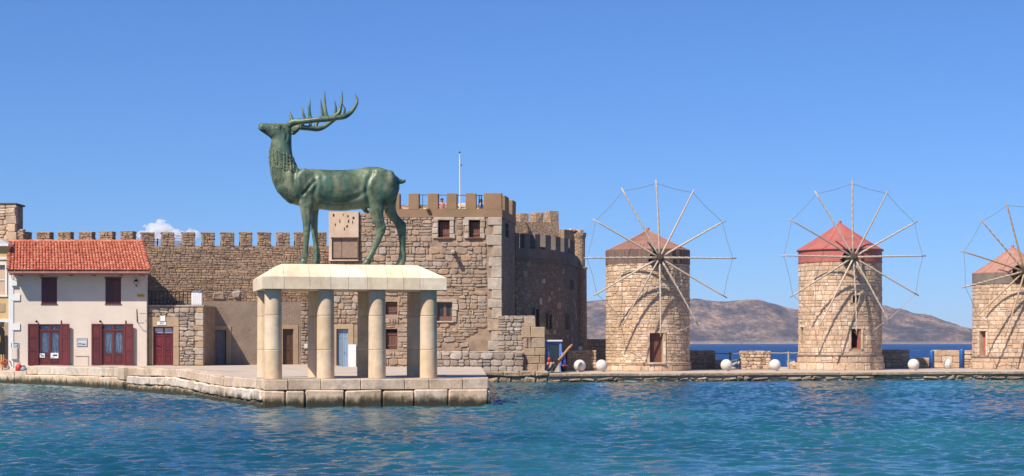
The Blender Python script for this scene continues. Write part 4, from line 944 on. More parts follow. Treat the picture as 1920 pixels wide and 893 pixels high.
def make_house():
    rg = random.Random(71)
    r_ = thing('tiled_house', HF.pt(HF.L / 2, 1.04), 'cream two storey house with red tiled roof and dark red shutters', 'house')
    ze = Z(508, 100.95); zr = Z(454.5, 103.9); y0, yr, yb = 100.95, 103.9, 105.9
    gz = 1.0
    wins = [(hx(77.5), hx(107), hz(570), hz(522)), (hx(197.5), hx(227), hz(570), hz(522))]
    drs = [(hx(71.5), hx(114.5), gz + .06, hz(608)), (hx(190.5), hx(233.5), gz + .06, hz(608))]
    c = MB(); wall_core(c, HF, 0, HF.L, gz - .3, ze + .25, .3, wins + drs, .22); c.build('wall', M['house_wall'], r_)
    bx_ = X(272, yb); fx_ = HF.pt(HF.L, 0).x - .002; c = MB(); c.hexa([(fx_ - .3, HY + .3, gz - .3), (fx_, HY + .3, gz - .3), (bx_, yb, gz - .3), (bx_ - .3, yb, gz - .3), (fx_ - .3, HY + .3, ze + .25), (fx_, HY + .3, ze + .25), (bx_, yb, ze + .25), (bx_ - .3, yb, ze + .25)]); c.box(HF.pt(0, 0).x, HF.pt(0, 0).x + .3, HY + .3, yb, gz - .3, ze + .25); c.box(HF.pt(0, 0).x + .3, bx_ - .35, yb - .3, yb - .002, gz - .3, ze + .25); c.build('side_wall', M['house_wall'], r_)
    c = MB(); c.fbox(HF, .02, HF.L - .02, 0, .01, -3.6, -.8); 
    m = MB(); m.fbox(HF, -.06, .24, gz - .2, ze + .1, -.2, .05); m.build('corner_pilaster', M['white_paint'], r_)
    # roof deck and barrel tiles
    EL, ER, RL, RR = X(14, y0), X(281, y0), X(17, yr), X(266, yr)
    m = MB(); ex = ER; lf = [(EL, y0, ze), (ER, y0, ze), (RR, yr, zr), (RL, yr, zr), (EL, yb + .3, ze + .4), (X(279, yb + .3), yb + .3, ze + .4)]
    m.add([(p[0], p[1], p[2] - .05) for p in lf] + [(p[0], p[1], p[2] - .14) for p in lf], [(0, 1, 2, 3), (3, 2, 5, 4), (1, 5, 2), (0, 3, 4), (6, 7, 8, 9), (9, 8, 11, 10), (7, 11, 8), (6, 9, 10), (0, 1, 7, 6), (1, 5, 11, 7), (4, 5, 11, 10), (0, 4, 10, 6)])
    roof = m.build('roof', M['cap_brown'], r_)
    t = MB(); rows = 17; cols = 44
    def tile(p0, p1, wv, up, w, lift=.035):
        rr = []
        for q, k, l_ in ((p0, 1.0, lift), (p1, .84, .0)):
            rr.append([q + wv * (w * k * -math.cos(s * math.pi / 4)) + up * (w * k * .95 * math.sin(s * math.pi / 4) + l_) for s in range(5)])
        b = len(t.v); t.v += [tuple(v) for q in rr for v in q]; t.f += [(b + i, b + i + 1, b + 6 + i, b + 5 + i) for i in range(4)]; t.f.append((b, b + 1, b + 2, b + 3, b + 4))
    e0, e1, q0, q1 = [Vector(p) for p in (lf[0], lf[1], lf[3], lf[2])]
    up = Vector((0, -(zr - ze), yr - y0)).normalized()
    for r__ in range(rows):
        for c_ in range(cols):
            s = (c_ + .5) / cols + rg.uniform(-.0015, .0015)
            f0, f1 = r__ / rows, (r__ + 1.18) / rows
            a = e0.lerp(e1, s).lerp(q0.lerp(q1, s), f0); b = e0.lerp(e1, s).lerp(q0.lerp(q1, s), min(f1, 1.02))
            w = ((e1 - e0).length * (1 - f0) + (q1 - q0).length * f0) / cols / 2 * 1.04
            tile(a + up * rg.uniform(-.006, .008), b, Vector((1, 0, 0)), up, w)
    hb = Vector((X(279, yb), yb, ze + .4)); hu = Vector((1, .3, .9)).normalized()
    for r__ in range(rows):
        for c_ in range(18):
            f0, f1 = r__ / rows, min((r__ + 1.2) / rows, 1.0); s = (c_ + .5) / 18
            a = e1.lerp(hb, s).lerp(q1, f0); b = e1.lerp(hb, s).lerp(q1, f1); tile(a, b, Vector((0, 1, 0)), hu, .14 * (1 - f0) + .02)
    for k in range(26):   # ridge and verge caps
        a = q0.lerp(q1, k / 26); b = q0.lerp(q1, (k + 1.15) / 26); tile(a + Vector((0, 0, .03)), b + Vector((0, 0, .03)), Vector((0, 1, 0)), Vector((0, 0, 1)), .13)
    for k in range(18):
        a = e1.lerp(q1, k / 18); b = e1.lerp(q1, (k + 1.15) / 18); tile(a + Vector((-.02, 0, .04)), b + Vector((-.02, 0, .04)), Vector((1, 0, 0)), up, .12, .05)
        a = e0.lerp(q0, k / 18); b = e0.lerp(q0, (k + 1.15) / 18); tile(a + Vector((.04, 0, .04)), b + Vector((.04, 0, .04)), Vector((1, 0, 0)), up, .12, .05)
    o = t.build('roof_tiles', M['roof_tile'], roof, fix=False); o['kind'] = 'stuff'
    m = MB(); m.box(EL + .1, ER - .1, y0 + .02, y0 + .09, ze - .24, ze - .15); m.build('fascia', M['maroon_dark'], roof)
    for u in (32, 72, 127, 170, 222, 262):
        x = X(u, y0); m = MB(); m.box(x - .05, x + .05, y0 + .1, HY + .1, ze - .26, ze - .145); m.build('rafter_end', M['maroon_dark'], roof)
    # closed upper shutters
    for o in wins:
        w = sub('window', r_); mid = (o[0] + o[1]) / 2
        for a, b in ((o[0] + .01, mid - .004), (mid + .004, o[1] - .01)):
            m = MB(); m.fbox(HF, a, b, o[2] + .01, o[3] - .01, -.1, -.04)
            k = 4; ww = (b - a) / k
            for i in range(k): m.fbox(HF, a + i * ww + .008, a + (i + 1) * ww - .008, o[2] + .1, o[3] - .1, -.04, -.025)
            m.build('shutter', M['maroon_dark'], w)
        m = MB(); m.fbox(HF, o[0] - .05, o[1] + .05, o[3], o[3] + .05, -.05, .05); m.fbox(HF, o[0] - .03, o[1] + .03, o[2] - .04, o[2], -.05, .05); m.build('window_trim', M['maroon_dark'], w)
    # glazed double doors
    for di, o in enumerate(drs):
        f = MB(); t_ = .08; zt = hz(619)
        f.fbox(HF, o[0], o[0] + t_, o[2], o[3], -.16, -.05); f.fbox(HF, o[1] - t_, o[1], o[2], o[3], -.16, -.05); f.fbox(HF, o[0] + t_, o[1] - t_, o[3] - t_, o[3], -.16, -.052); f.fbox(HF, o[0] + t_, o[1] - t_, zt - .05, zt + .05, -.16, -.054)
        cx = (o[0] + o[1]) / 2; f.fbox(HF, cx - .06, cx + .06, zt + .05, o[3] - t_, -.16, -.056)
        dd = f.build('door_frame', M['maroon'], r_)
        zp = hz(663.5)
        for k, (a, b) in enumerate(((o[0] + t_ + .005, cx - .003), (cx + .003, o[1] - t_ - .005))):
            m = MB(); st = .075
            m.fbox(HF, a, a + st, o[2], zt - .055, -.14, -.08); m.fbox(HF, b - st, b, o[2], zt - .055, -.14, -.08); m.fbox(HF, a + st, b - st, zt - .13, zt - .055, -.14, -.082); m.fbox(HF, a + st, b - st, zp - .06, zp + .04, -.14, -.082); m.fbox(HF, a + st, b - st, o[2], o[2] + .12, -.14, -.082); m.fbox(HF, a + st, b - st, o[2] + .12, zp - .06, -.13, -.11); m.fbox(HF, a + st + .05, b - st - .05, o[2] + .18, zp - .12, -.11, -.09)
            lf_ = m.build('door_leaf', M['maroon'], r_)
            g = MB(); g.fbox(HF, a + st, b - st, zp + .04, zt - .13, -.112, -.106); g.build('pane', M['glass'], lf_)
            g = MB(); g.fbox(HF, a + .01, b - .01, zt + .05, o[3] - t_, -.112, -.106); g.build('transom_pane', M['glass'], lf_)
            curtain_mesh(HF, a + .02, b - .02, zp - .05, zt - .08, -.2, 6, rg).build('curtain', M['curtain'], lf_)
            curtain_mesh(HF, a + .02, b - .02, zt, o[3], -.2, 5, rg).build('curtain', M['curtain'], lf_)
        m = MB(); m.fbox(HF, o[0] - .3, o[1] + .3, o[2], o[3], -.5, -.45); m.build('dark_interior', M['dark'], r_)
        sw = hx(71.5) - hx(53); shutter(r_, o[0], -1, sw, gz + .05, o[3] + .02, R(6), M['maroon']); shutter(r_, o[1], 1, sw, gz + .05, o[3] + .02, R(20), M['maroon'])
        m = MB(); m.fbox(HF, o[0] - .05, o[1] + .05, gz - .1, gz + .055, -.3, .12); m.build('doorstep', M['quoin'], r_)
        m = MB(); a, z = hx((69.5, 189)[di]), hz(602); m.tube([HF.pt(a, z, 0), HF.pt(a, z, .16), HF.pt(a + .03, z - .05, .24)], [.03, .05, .07], 8); m.build('spotlight', M['iron'], r_)
        m = MB(); a = hx((115, 236)[di]); m.tube([HF.pt(a, hz(601), .02), HF.pt(a, hz(607), .05)], .03, 6); m.build('shutter_catch', M['iron'], r_)
    # small fittings
    m = MB(); m.fbox(HF, hx(22), hx(38), hz(564), hz(552), .0, .07); m.build('quoin_panel', M['white_paint'], r_)
    m = MB(); m.fbox(HF, hx(22), hx(38), hz(619), hz(607), .0, .07); m.build('quoin_panel', M['white_paint'], r_)
    m = MB(); m.fbox(HF, hx(22.5), hx(33), hz(536), hz(526), 0, .16); m.build('junction_box', M['white_paint'], r_)
    m = MB(); m.fbox(HF, hx(22), hx(33.5), hz(674), hz(652), 0, .12); m.fbox(HF, hx(23), hx(32.5), hz(673), hz(653), .12, .135); m.build('meter_cabinet', M['house_wall'], r_)
    m = MB(); m.tube([HF.pt(hx(24), hz(525), .06), HF.pt(hx(25), hz(515), .4), HF.pt(hx(22), hz(508), .5)], .025, 6); m.build('downpipe', M['white_paint'], r_)
    m = MB(); m.tube([HF.pt(hx(141), hz(666), .03), HF.pt(hx(141), hz(666), .06), HF.pt(hx(165), hz(666), .06), HF.pt(hx(165), hz(686), .06)], .02, 6); m.build('gas_pipe', M['house_wall'], r_)
    m = MB(); m.tube([HF.pt(hx(256.5), hz(580), .02), HF.pt(hx(257.5), hz(604), .05), HF.pt(hx(261), hz(606), .3), HF.pt(hx(273), hz(606), .4)], .022, 6); m.tube([HF.pt(hx(264), hz(588), .3), HF.pt(hx(276), hz(588), .3)], .016, 6); m.build('bracket', M['iron'], r_)
    # things fixed to the wall
    a, z = hx(256.5), hz(531); t = thing('wall_lantern', HF.pt(a, z, 0), 'black wall lantern at the upper right of the cream house', 'lantern')
    m = MB(); m.tube([HF.pt(a, z + .02, .0), HF.pt(a, z - .18, .02), HF.pt(a, z - .24, .14), HF.pt(a, z - .16, .2)], .018, 6); m.build('arm', M['iron'], t)
    cpt = HF.pt(a, z, .2); m = MB(); m.lathe(cpt, [(.05, -.14), (.11, .08)], 6); m.build('glass', M['curtain'], t)
    m = MB(); m.lathe(cpt, [(.15, .081), (.13, .12), (.05, .2), (.02, .25)], 6); m.build('cap', M['iron'], t)
    m = MB()
    for k in range(6):
        q = k * math.pi / 3; m.tube([(cpt.x + .055 * math.cos(q), cpt.y + .055 * math.sin(q), cpt.z - .14), (cpt.x + .116 * math.cos(q), cpt.y + .116 * math.sin(q), cpt.z + .08)], .009, 4)
    m.build('cage', M['iron'], t)
    def sign(name, label, u0, u1, v0, v1, back, d=.03, frame=None, marks=()):
        a0, a1, z0, z1 = hx(u0), hx(u1), hz(v1), hz(v0)
        t = thing(name, HF.pt((a0 + a1) / 2, z0, d), label, 'sign'); m = MB(); m.fbox(HF, a0, a1, z0, z1, d - .028, d); m.build('board', back, t)
        if frame:
            m = MB(); f = .035
            m.fbox(HF, a0 - f, a0, z0 - f, z1 + f, d - .028, d + .02); m.fbox(HF, a1, a1 + f, z0 - f, z1 + f, d - .028, d + .02); m.fbox(HF, a0, a1, z1, z1 + f, d - .028, d + .019); m.fbox(HF, a0, a1, z0 - f, z0, d - .028, d + .019); m.build('frame', frame, t)
        for (x0, x1, y0_, y1_, mt) in marks:
            m = MB(); m.fbox(HF, a0 + (a1 - a0) * x0, a0 + (a1 - a0) * x1, z0 + (z1 - z0) * y0_, z0 + (z1 - z0) * y1_, d + .001, d + .005); m.build('print', mt, t)
    sign('wall_sign', 'yellow plaque under the wall lantern', 257.5, 271, 552, 557.5, M['yellow'], .03, None, [(.12 + .11 * k, .19 + .11 * k, .35, .65, M['rust_door']) for k in range(7)])
    sign('wall_sign', 'grey framed picture sign between the two glazed doors', 145, 162.5, 635, 648, M['curtain'], .03, M['grey_trim'], [(0, 1, .7, 1, M['grey_trim']), (.05, .45, .55, .62, M['paper']), (.4, .95, .48, .55, M['paper']), (.1, .28, .16, .3, M['ink']), (.32, .4, .16, .34, M['ink']), (.46, .88, .12, .26, M['ink'])])
    sign('wall_sign', 'small blue street plate at the left corner of the cream house', 22.5, 34.5, 644, 651.5, M['ink_blue'], .03, M['grey_trim'], [(.15, .85, .55, .72, M['paper']), (.25, .75, .25, .4, M['paper'])])
    sign('paper_notice', 'white notice with blue print on the left leaf of the left glazed door', 71.8, 83.5, 663, 671, M['paper'], -.05, None, [(.12, .6, .62, .82, M['ink_blue']), (.45, .9, .35, .6, M['ink_blue']), (.12, .85, .15, .25, M['ink'])])
    sign('paper_notice', 'white notice with dark photo print on the right leaf of the left glazed door', 94.5, 109, 662, 672, M['paper'], -.05, None, [(.3, .85, .4, .72, M['ink']), (.12, .22, .5, .6, M['ink']), (.1, .5, .12, .2, M['ink'])])
make_house()

# ------------------------------------------------------------------ annex with balcony
AY = 102.4; AF = face_px(277.5, AY, 381, AY)
def make_annex():
    rg = random.Random(81); F = AF
    r_ = thing('stone_annex', F.pt(F.L / 2, 1.04), 'low rubble stone annex with red double door beside the cream house', 'building')
    zt = Z(575, AY); dr = quad_px(F, 287.5, 325, 613, 687); dr = (dr[0], dr[1], 1.06, dr[3])
    c = MB(); wall_core(c, F, 0, F.L, .7, zt, 4.2, [dr], .3); c.build('wall', M['mortar'], r_)
    sx = F.st(336, 600)[0]; zl = F.st(300, 594)[1]; s0 = F.st(365, 600)[0]
    cl = rubble_cells(.02, s0, zl, zt - .05, .34, .2, (), rg, irregular=.6) + rubble_cells(sx + .02, s0, 1.05, zl, .36, .24, (), rg, split=.4, irregular=.6)
    lay_stones(cl, fframe(F), M['grey_stone'], r_, 'stone', 130, gap=.035, depth=.1, rng=rg, tilt=.18)
    z = 1.04; k = 0
    while z < zt - .1:
        h = min(rg.uniform(.28, .42), zt - .04 - z); w = (.55, .38)[k % 2] * rg.uniform(.9, 1.15); m = MB(); m.rough(F.mat(F.L - w / 2 + .02, z + h / 2, -.2), (w / 2, .26, h / 2 - .012), .03, .012, rg); m.build('quoin', M['quoin'] if k % 3 else M['door_frame'], r_); z += h; k += 1
    # dressed surround
    for a0, a1, z0, z1 in ((.03, dr[0], 1.04, 2.2), (.03, dr[0], 2.2, dr[3]), (dr[1], sx, 1.04, 2.15), (dr[1], sx, 2.15, dr[3]), (.03, sx, dr[3], zl)):
        m = MB(); m.rough(F.mat((a0 + a1) / 2, (z0 + z1) / 2, -.05), ((a1 - a0) / 2 - .006, .12, (z1 - z0) / 2 - .006), .015, .006, rg); m.build('door_surround', M['door_frame'], r_)
    panel_door(r_, F, dr, M['red_door'], -.16, panels=((.08, .3), (.38, .48), (.56, .93)), leaves=2, frame_mat=M['red_door'], transom=.36)
    m = MB(); m.fbox(F, 0, F.L + .04, zt, zt + .09, -4.2, .06); m.build('coping', M['quoin'], r_)
    sl = Z(596, AY)
    t = thing('wall_plaque', F.pt(F.st(305, 597)[0], Z(602, AY), .08), 'small square white plaque above the red double door', 'sign')
    a0, a1, z0, z1 = quad_px(F, 301, 310.5, 592, 602); m = MB(); m.fbox(F, a0, a1, z0, z1, .075, .11); m.build('board', M['white_paint'], t); m = MB(); m.fbox(F, a0 - .03, a1 + .03, z0 - .03, z0, .07, .13); m.fbox(F, a0 - .03, a0, z0, z1 + .03, .07, .125); m.build('frame', M['grey_trim'], t)
    t = thing('name_board', F.pt(F.st(304, 607)[0], Z(610, AY), .08), 'narrow white name board directly over the red double door', 'sign')
    a0, a1, z0, z1 = quad_px(F, 295.5, 312, 603.5, 609.5); m = MB(); m.fbox(F, a0, a1, z0, z1, .075, .1); m.build('board', M['paper'], t)
    for k in range(3):
        w = (a1 - a0); m = MB(); m.fbox(F, a0 + w * (.3 + .16 * k), a0 + w * (.38 + .16 * k), z0 + .05, z1 - .05, .101, .105); m.build('print', M['ink'], t)
    # iron balcony railing
    t = thing('balcony_railing', F.pt(1.5, zt + .1), 'black iron bar railing along the annex roof', 'railing'); zz = Z(546.5, AY); b0, b1 = F.st(275.5, 550)[0], F.st(358.5, 550)[0]; za = zt + .12
    for z in (zz, za + .03):
        m = MB(); m.fbox(F, b0, b1, z - .022, z + .022, -.14, -.1); m.build('rail', M['iron'], t)
    n = 11
    for i in range(n + 1):
        a = b0 + (b1 - b0) * i / n; m = MB(); m.fbox(F, a - .024, a + .024, za - .03 if i % 4 == 0 else za + .055, zz - .024, -.135, -.105); m.build('bar', M['iron'], t)
    t = thing('white_cabinet', F.pt(F.st(367, 560)[0], zt + .09, -.3), 'white panel cabinet standing at the end of the balcony railing', 'cabinet'); a0, a1, z0, z1 = quad_px(F, 358.5, 378, 549, 574); z0 = zt + .095
    m = MB(); m.fbox(F, a0, a1, z0, z1, -.5, -.06); m.build('body', M['white_paint'], t)
    for k in range(5): m = MB(); w = (a1 - a0 - .06) / 5; m.fbox(F, a0 + .03 + k * w + .01, a0 + .03 + (k + 1) * w - .01, z0 + .05, z1 - .05, -.06, -.045); m.build('panel', M['white_paint'], t)
    m = MB(); m.rough(F.mat((a0 + a1) / 2, z1 + .05, -.25), ((a1 - a0) / 2 - .05, .2, .05), .03, .03, rg); m.build('cover', M['ink_blue'], t)
make_annex()

# ------------------------------------------------------------------ ochre house and far left tower
def make_left():
    rg = random.Random(91); y = 102.6; F = face_px(-140, y, 16.5, y); zf = lambda v: Z(v, y); fx = lambda u: F.st(u, 600)[0]
    r_ = thing('ochre_house', F.pt(F.L - 1, .8), 'ochre house with white window trim at the left edge', 'house')
    win = (fx(-9), fx(10), zf(553), zf(497)); dr = (fx(-18), fx(10.5), .85, zf(604))
    c = MB(); wall_core(c, F, 0, F.L, .5, zf(462), 4, [win, dr], .2); c.build('wall', M['ochre_wall'], r_)
    c = MB(); c.fbox(F, -.1, F.L + .05, zf(462), zf(457), -4, .3); c.build('cornice', M['white_paint'], r_)
    c = MB(); q = F.pt; c.hexa([q(0, zf(457) + .002, .3), q(F.L, zf(457) + .002, .3), q(F.L, zf(457) + .002, -4), q(0, zf(457) + .002, -4), q(0, zf(442), -1.7), q(F.L - 1.2, zf(442), -1.7), q(F.L - 1.2, zf(442), -2.1), q(0, zf(442), -2.1)]); c.build('roof', M['grey_trim'], r_)
    c = MB()
    for a0, a1, z0, z1 in ((win[1], win[1] + .12, win[2], win[3]), (win[0] - .1, win[1] + .12, win[3], win[3] + .16), (win[0] - .1, win[1] + .14, win[2] - .12, win[2]), (dr[1], dr[1] + .14, .85, dr[3]), (dr[0], dr[1] + .2, dr[3], dr[3] + .18)): c.fbox(F, a0, a1, z0, z1, -.02, .07)
    c.fbox(F, fx(-60), F.L, zf(487), zf(482), 0, .06); c.build('window_trim', M['white_paint'], r_)
    w = MB(); w.fbox(F, *win, -.15, -.12); w.build('window', M['plaster_pale'], r_); w = MB(); zc = (win[2] + win[3]) / 2; w.fbox(F, win[0], win[1], zc - .03, zc + .03, -.118, -.08); w.build('glazing_bar', M['white_paint'], r_)
    w = MB(); w.fbox(F, fx(-8), fx(9.5), zf(585), zf(569), 0, .03); w.build('panel', M['door_frame'], r_)
    panel_door(r_, F, dr, M['ochre_wall'], -.15, leaves=2)
    c = MB(); c.fbox(F, F.L - .25, F.L, .8, zf(605), 0.002, .1); c.build('corner_pilaster', M['door_frame'], r_)
    t = thing('menu_board', F.pt(fx(3), .95, .5), 'black standing board with a yellow figure before the ochre house', 'sign')
    m = MB(); pf = [(-.35, 0), (.32, 0), (.32, 1.4), (.24, 1.62), (.05, 1.72), (-.2, 1.66), (-.33, 1.45)]; zb = Z(665, y - .5)
    ps = [(fx(3) + p, zb + q * .98) for p, q in pf]; m.loft([[F.pt(a, z, .45) for a, z in ps], [F.pt(a, z, .52) for a, z in ps]]); m.build('board', M['iron'], t)
    m = MB(); m.ball(F.pt(fx(4), Z(636, y), .53), (.07, .02, .26), 10, 8); m.build('emblem', M['yellow'], t)
    m = MB()
    for a in (-.25, .2): m.tube([F.pt(fx(3) + a, zb, .48), F.pt(fx(3) + a, .72, .48)], .03, 6)
    m.build('leg', M['iron'], t)
    # gas bottle, jar and a pot of red flowers on the quay edge
    p = P(35.5, 697, 100.6); t = thing('red_canister', p, 'red metal canister standing on the quay by the cream house', 'canister')
    m = MB(); m.lathe(p, [(.17, 0), (.2, .03), (.2, .32), (.13, .4), (.06, .42), (.05, .47)], 16); m.build('body', M['red_plastic'], t, True); m = MB(); m.tube([p + Vector((-.09, 0, .42)), p + Vector((-.09, 0, .54)), p + Vector((.09, 0, .54)), p + Vector((.09, 0, .42))], .015, 6); m.build('handle', M['iron'], t)
    p = P(44.5, 697, 100.4); t = thing('glass_jar', p, 'bluish glass jar beside the red canister', 'jar')
    m = MB(); m.lathe(p, [(.12, 0), (.18, .06), (.19, .16), (.12, .27), (.08, .3)], 16); m.build('body', M['blue_door'], t, True); m = MB(); m.lathe(p, [(.085, .301), (.085, .36), (.02, .37)], 12); m.build('lid', M['hub_wood'], t)
    p = P(8, 690, 101.9); t = thing('flower_pot', p, 'small pot of red flowers in front of the ochre house', 'plant pot')
    m = MB(); m.lathe(p, [(.13, 0), (.18, .22), (.19, .25)], 12); m.build('pot', M['cap_brown'], t)
    m = MB()
    for k in range(60): m.ball(p + Vector((rg.gauss(0, .13), rg.gauss(0, .13), .36 + rg.gauss(0, .09))), rg.uniform(.025, .05), 5, 4)
    m.build('flowers', M['orange_plastic'], t)['kind'] = 'stuff'
    # square tower behind
    y = 106.2; F = face_px(-130, y, 27.5, y); zt = Z(384, y); r_ = thing('square_tower', F.pt(F.L - 1, 6), 'weathered square stone tower at the upper left corner', 'tower')
    m = MB(); m.fbox(F, 0, F.L, 5, zt, -1.8, 0); m.build('wall', M['pink_stone'], r_)
    m = MB(); m.fbox(F, -.1, F.L + .12, zt + .003, zt + .1, -1.9, .08); m.build('coping', M['hub_wood'], r_)
    lay_stones(rubble_cells(F.st(-10, 400)[0], F.L, zt - 2.6, zt, .5, .34, (), rg), fframe(F), M['mill_stone'], r_, 'stone', 40, gap=.04, depth=.06, rng=rg)
    z = zt - 2.7; k = 0
    while z < zt - .05:
        h = min(.5, zt - z); m = MB(); m.rough(F.mat(F.L - .2, z + h / 2, -.2), (.24 + .08 * (k % 2), .26, h / 2 - .01), .03, .02, rg); m.build('quoin', M['mill_stone'], r_); z += h; k += 1
    for k in range(14): m = MB(); m.rough(Matrix.Translation(P(40 + rg.uniform(-3, 3), 432 + k * 1.4, 106.0)), (.12, .14, .09), .03, .04, rg); m.build('loose_stone', M['wall_stone'], r_)
make_left()

# ------------------------------------------------------------------ pedestal
TH = R(14.0); PE = Vector((math.cos(TH), math.sin(TH), 0)); PB = Vector((-math.sin(TH), math.cos(TH), 0))
C1 = Vector((X(512, 63.9), 63.9, 0))          # front left column
PF = Face(C1.x, C1.y, C1.x + PE.x, C1.y + PE.y)  # plane of the front columns
ROW = 2.75
def make_pedestal():
    rg = random.Random(101)
    r_ = thing('stone_pedestal', PF.pt(3, 1.05, -ROW / 2), 'pale stone pedestal of eight round columns under a hipped slab', 'pedestal')
    zb = 1.04; zs = PF.st(650, 543.5)[1]
    us = [512, 610.5, 707, 803.5]; A = [PF.st(u, 600)[0] for u in us]
    for d in (0, -ROW):
        for a in A:
            c = PF.pt(a, 0, d); col = sub('column', r_); zz = [zb, Z(656, c.y if d == 0 else 64.5), Z(591, 64.5), zs]; zz[1] = 2.14; zz[2] = 3.43
            for k in range(3):
                r0, r1 = (.335, .328, .322)[k], (.328, .322, .315)[k]; h0, h1 = zz[k] + .004, zz[k + 1] - .004
                m = MB(); m.lathe((c.x, c.y, 0), [(r0 - .014, h0), (r0 - .004, h0 + .004), (r0, h0 + .014), (r0, h0 + .03), (r1, h1 - .03), (r1, h1 - .014), (r1 - .004, h1 - .004), (r1 - .014, h1)], 44, cap=False); m.build('drum', M['drum'], col, True)
    # hipped slab in blocks
    z0, z1, z2 = zs + .003, zs + .46, zs + .96
    a0, a1 = PF.st(489.5, 530)[0], PF.off(.42).st(836.5, 530)[0]; p0, p1 = PF.st(530, 500)[0], PF.st(783, 500)[0]
    df, db = .50, -ROW - .5; tf, tb = df - .62, db + .62
    cuts = [PF.st(u, 530)[0] for u in (578, 617, 650, 685, 722, 752)]; st = [p0] + cuts + [p1]; q = PF.pt
    def ring(a, g): return [q(a, z0, df), q(a, z1, df), q(a, z2, tf), q(a, z2, tb), q(a, z1, db), q(a, z0, db)]
    for i in range(len(st) - 1):
        m = MB(); m.loft([ring(st[i] + .006, 0), ring(st[i + 1] - .006, 0)]); m.build('slab_block', M['marble'], r_)
    for s, pa, ea in ((-1, p0, a0), (1, p1, a1)):
        m = MB(); pa2 = pa - s * -.0; R_ = ring(pa + s * .006, 0)
        m.add(R_ + [q(ea, z0, df), q(ea, z1, df), q(ea, z1, db), q(ea, z0, db)], [(0, 1, 2, 3, 4, 5), (0, 6, 7, 1), (1, 7, 2), (2, 7, 8, 3), (3, 8, 4), (4, 8, 9, 5), (5, 9, 6, 0), (6, 9, 8, 7)]); m.build('slab_block', M['marble'], r_)
    return z2
PZ = make_pedestal()

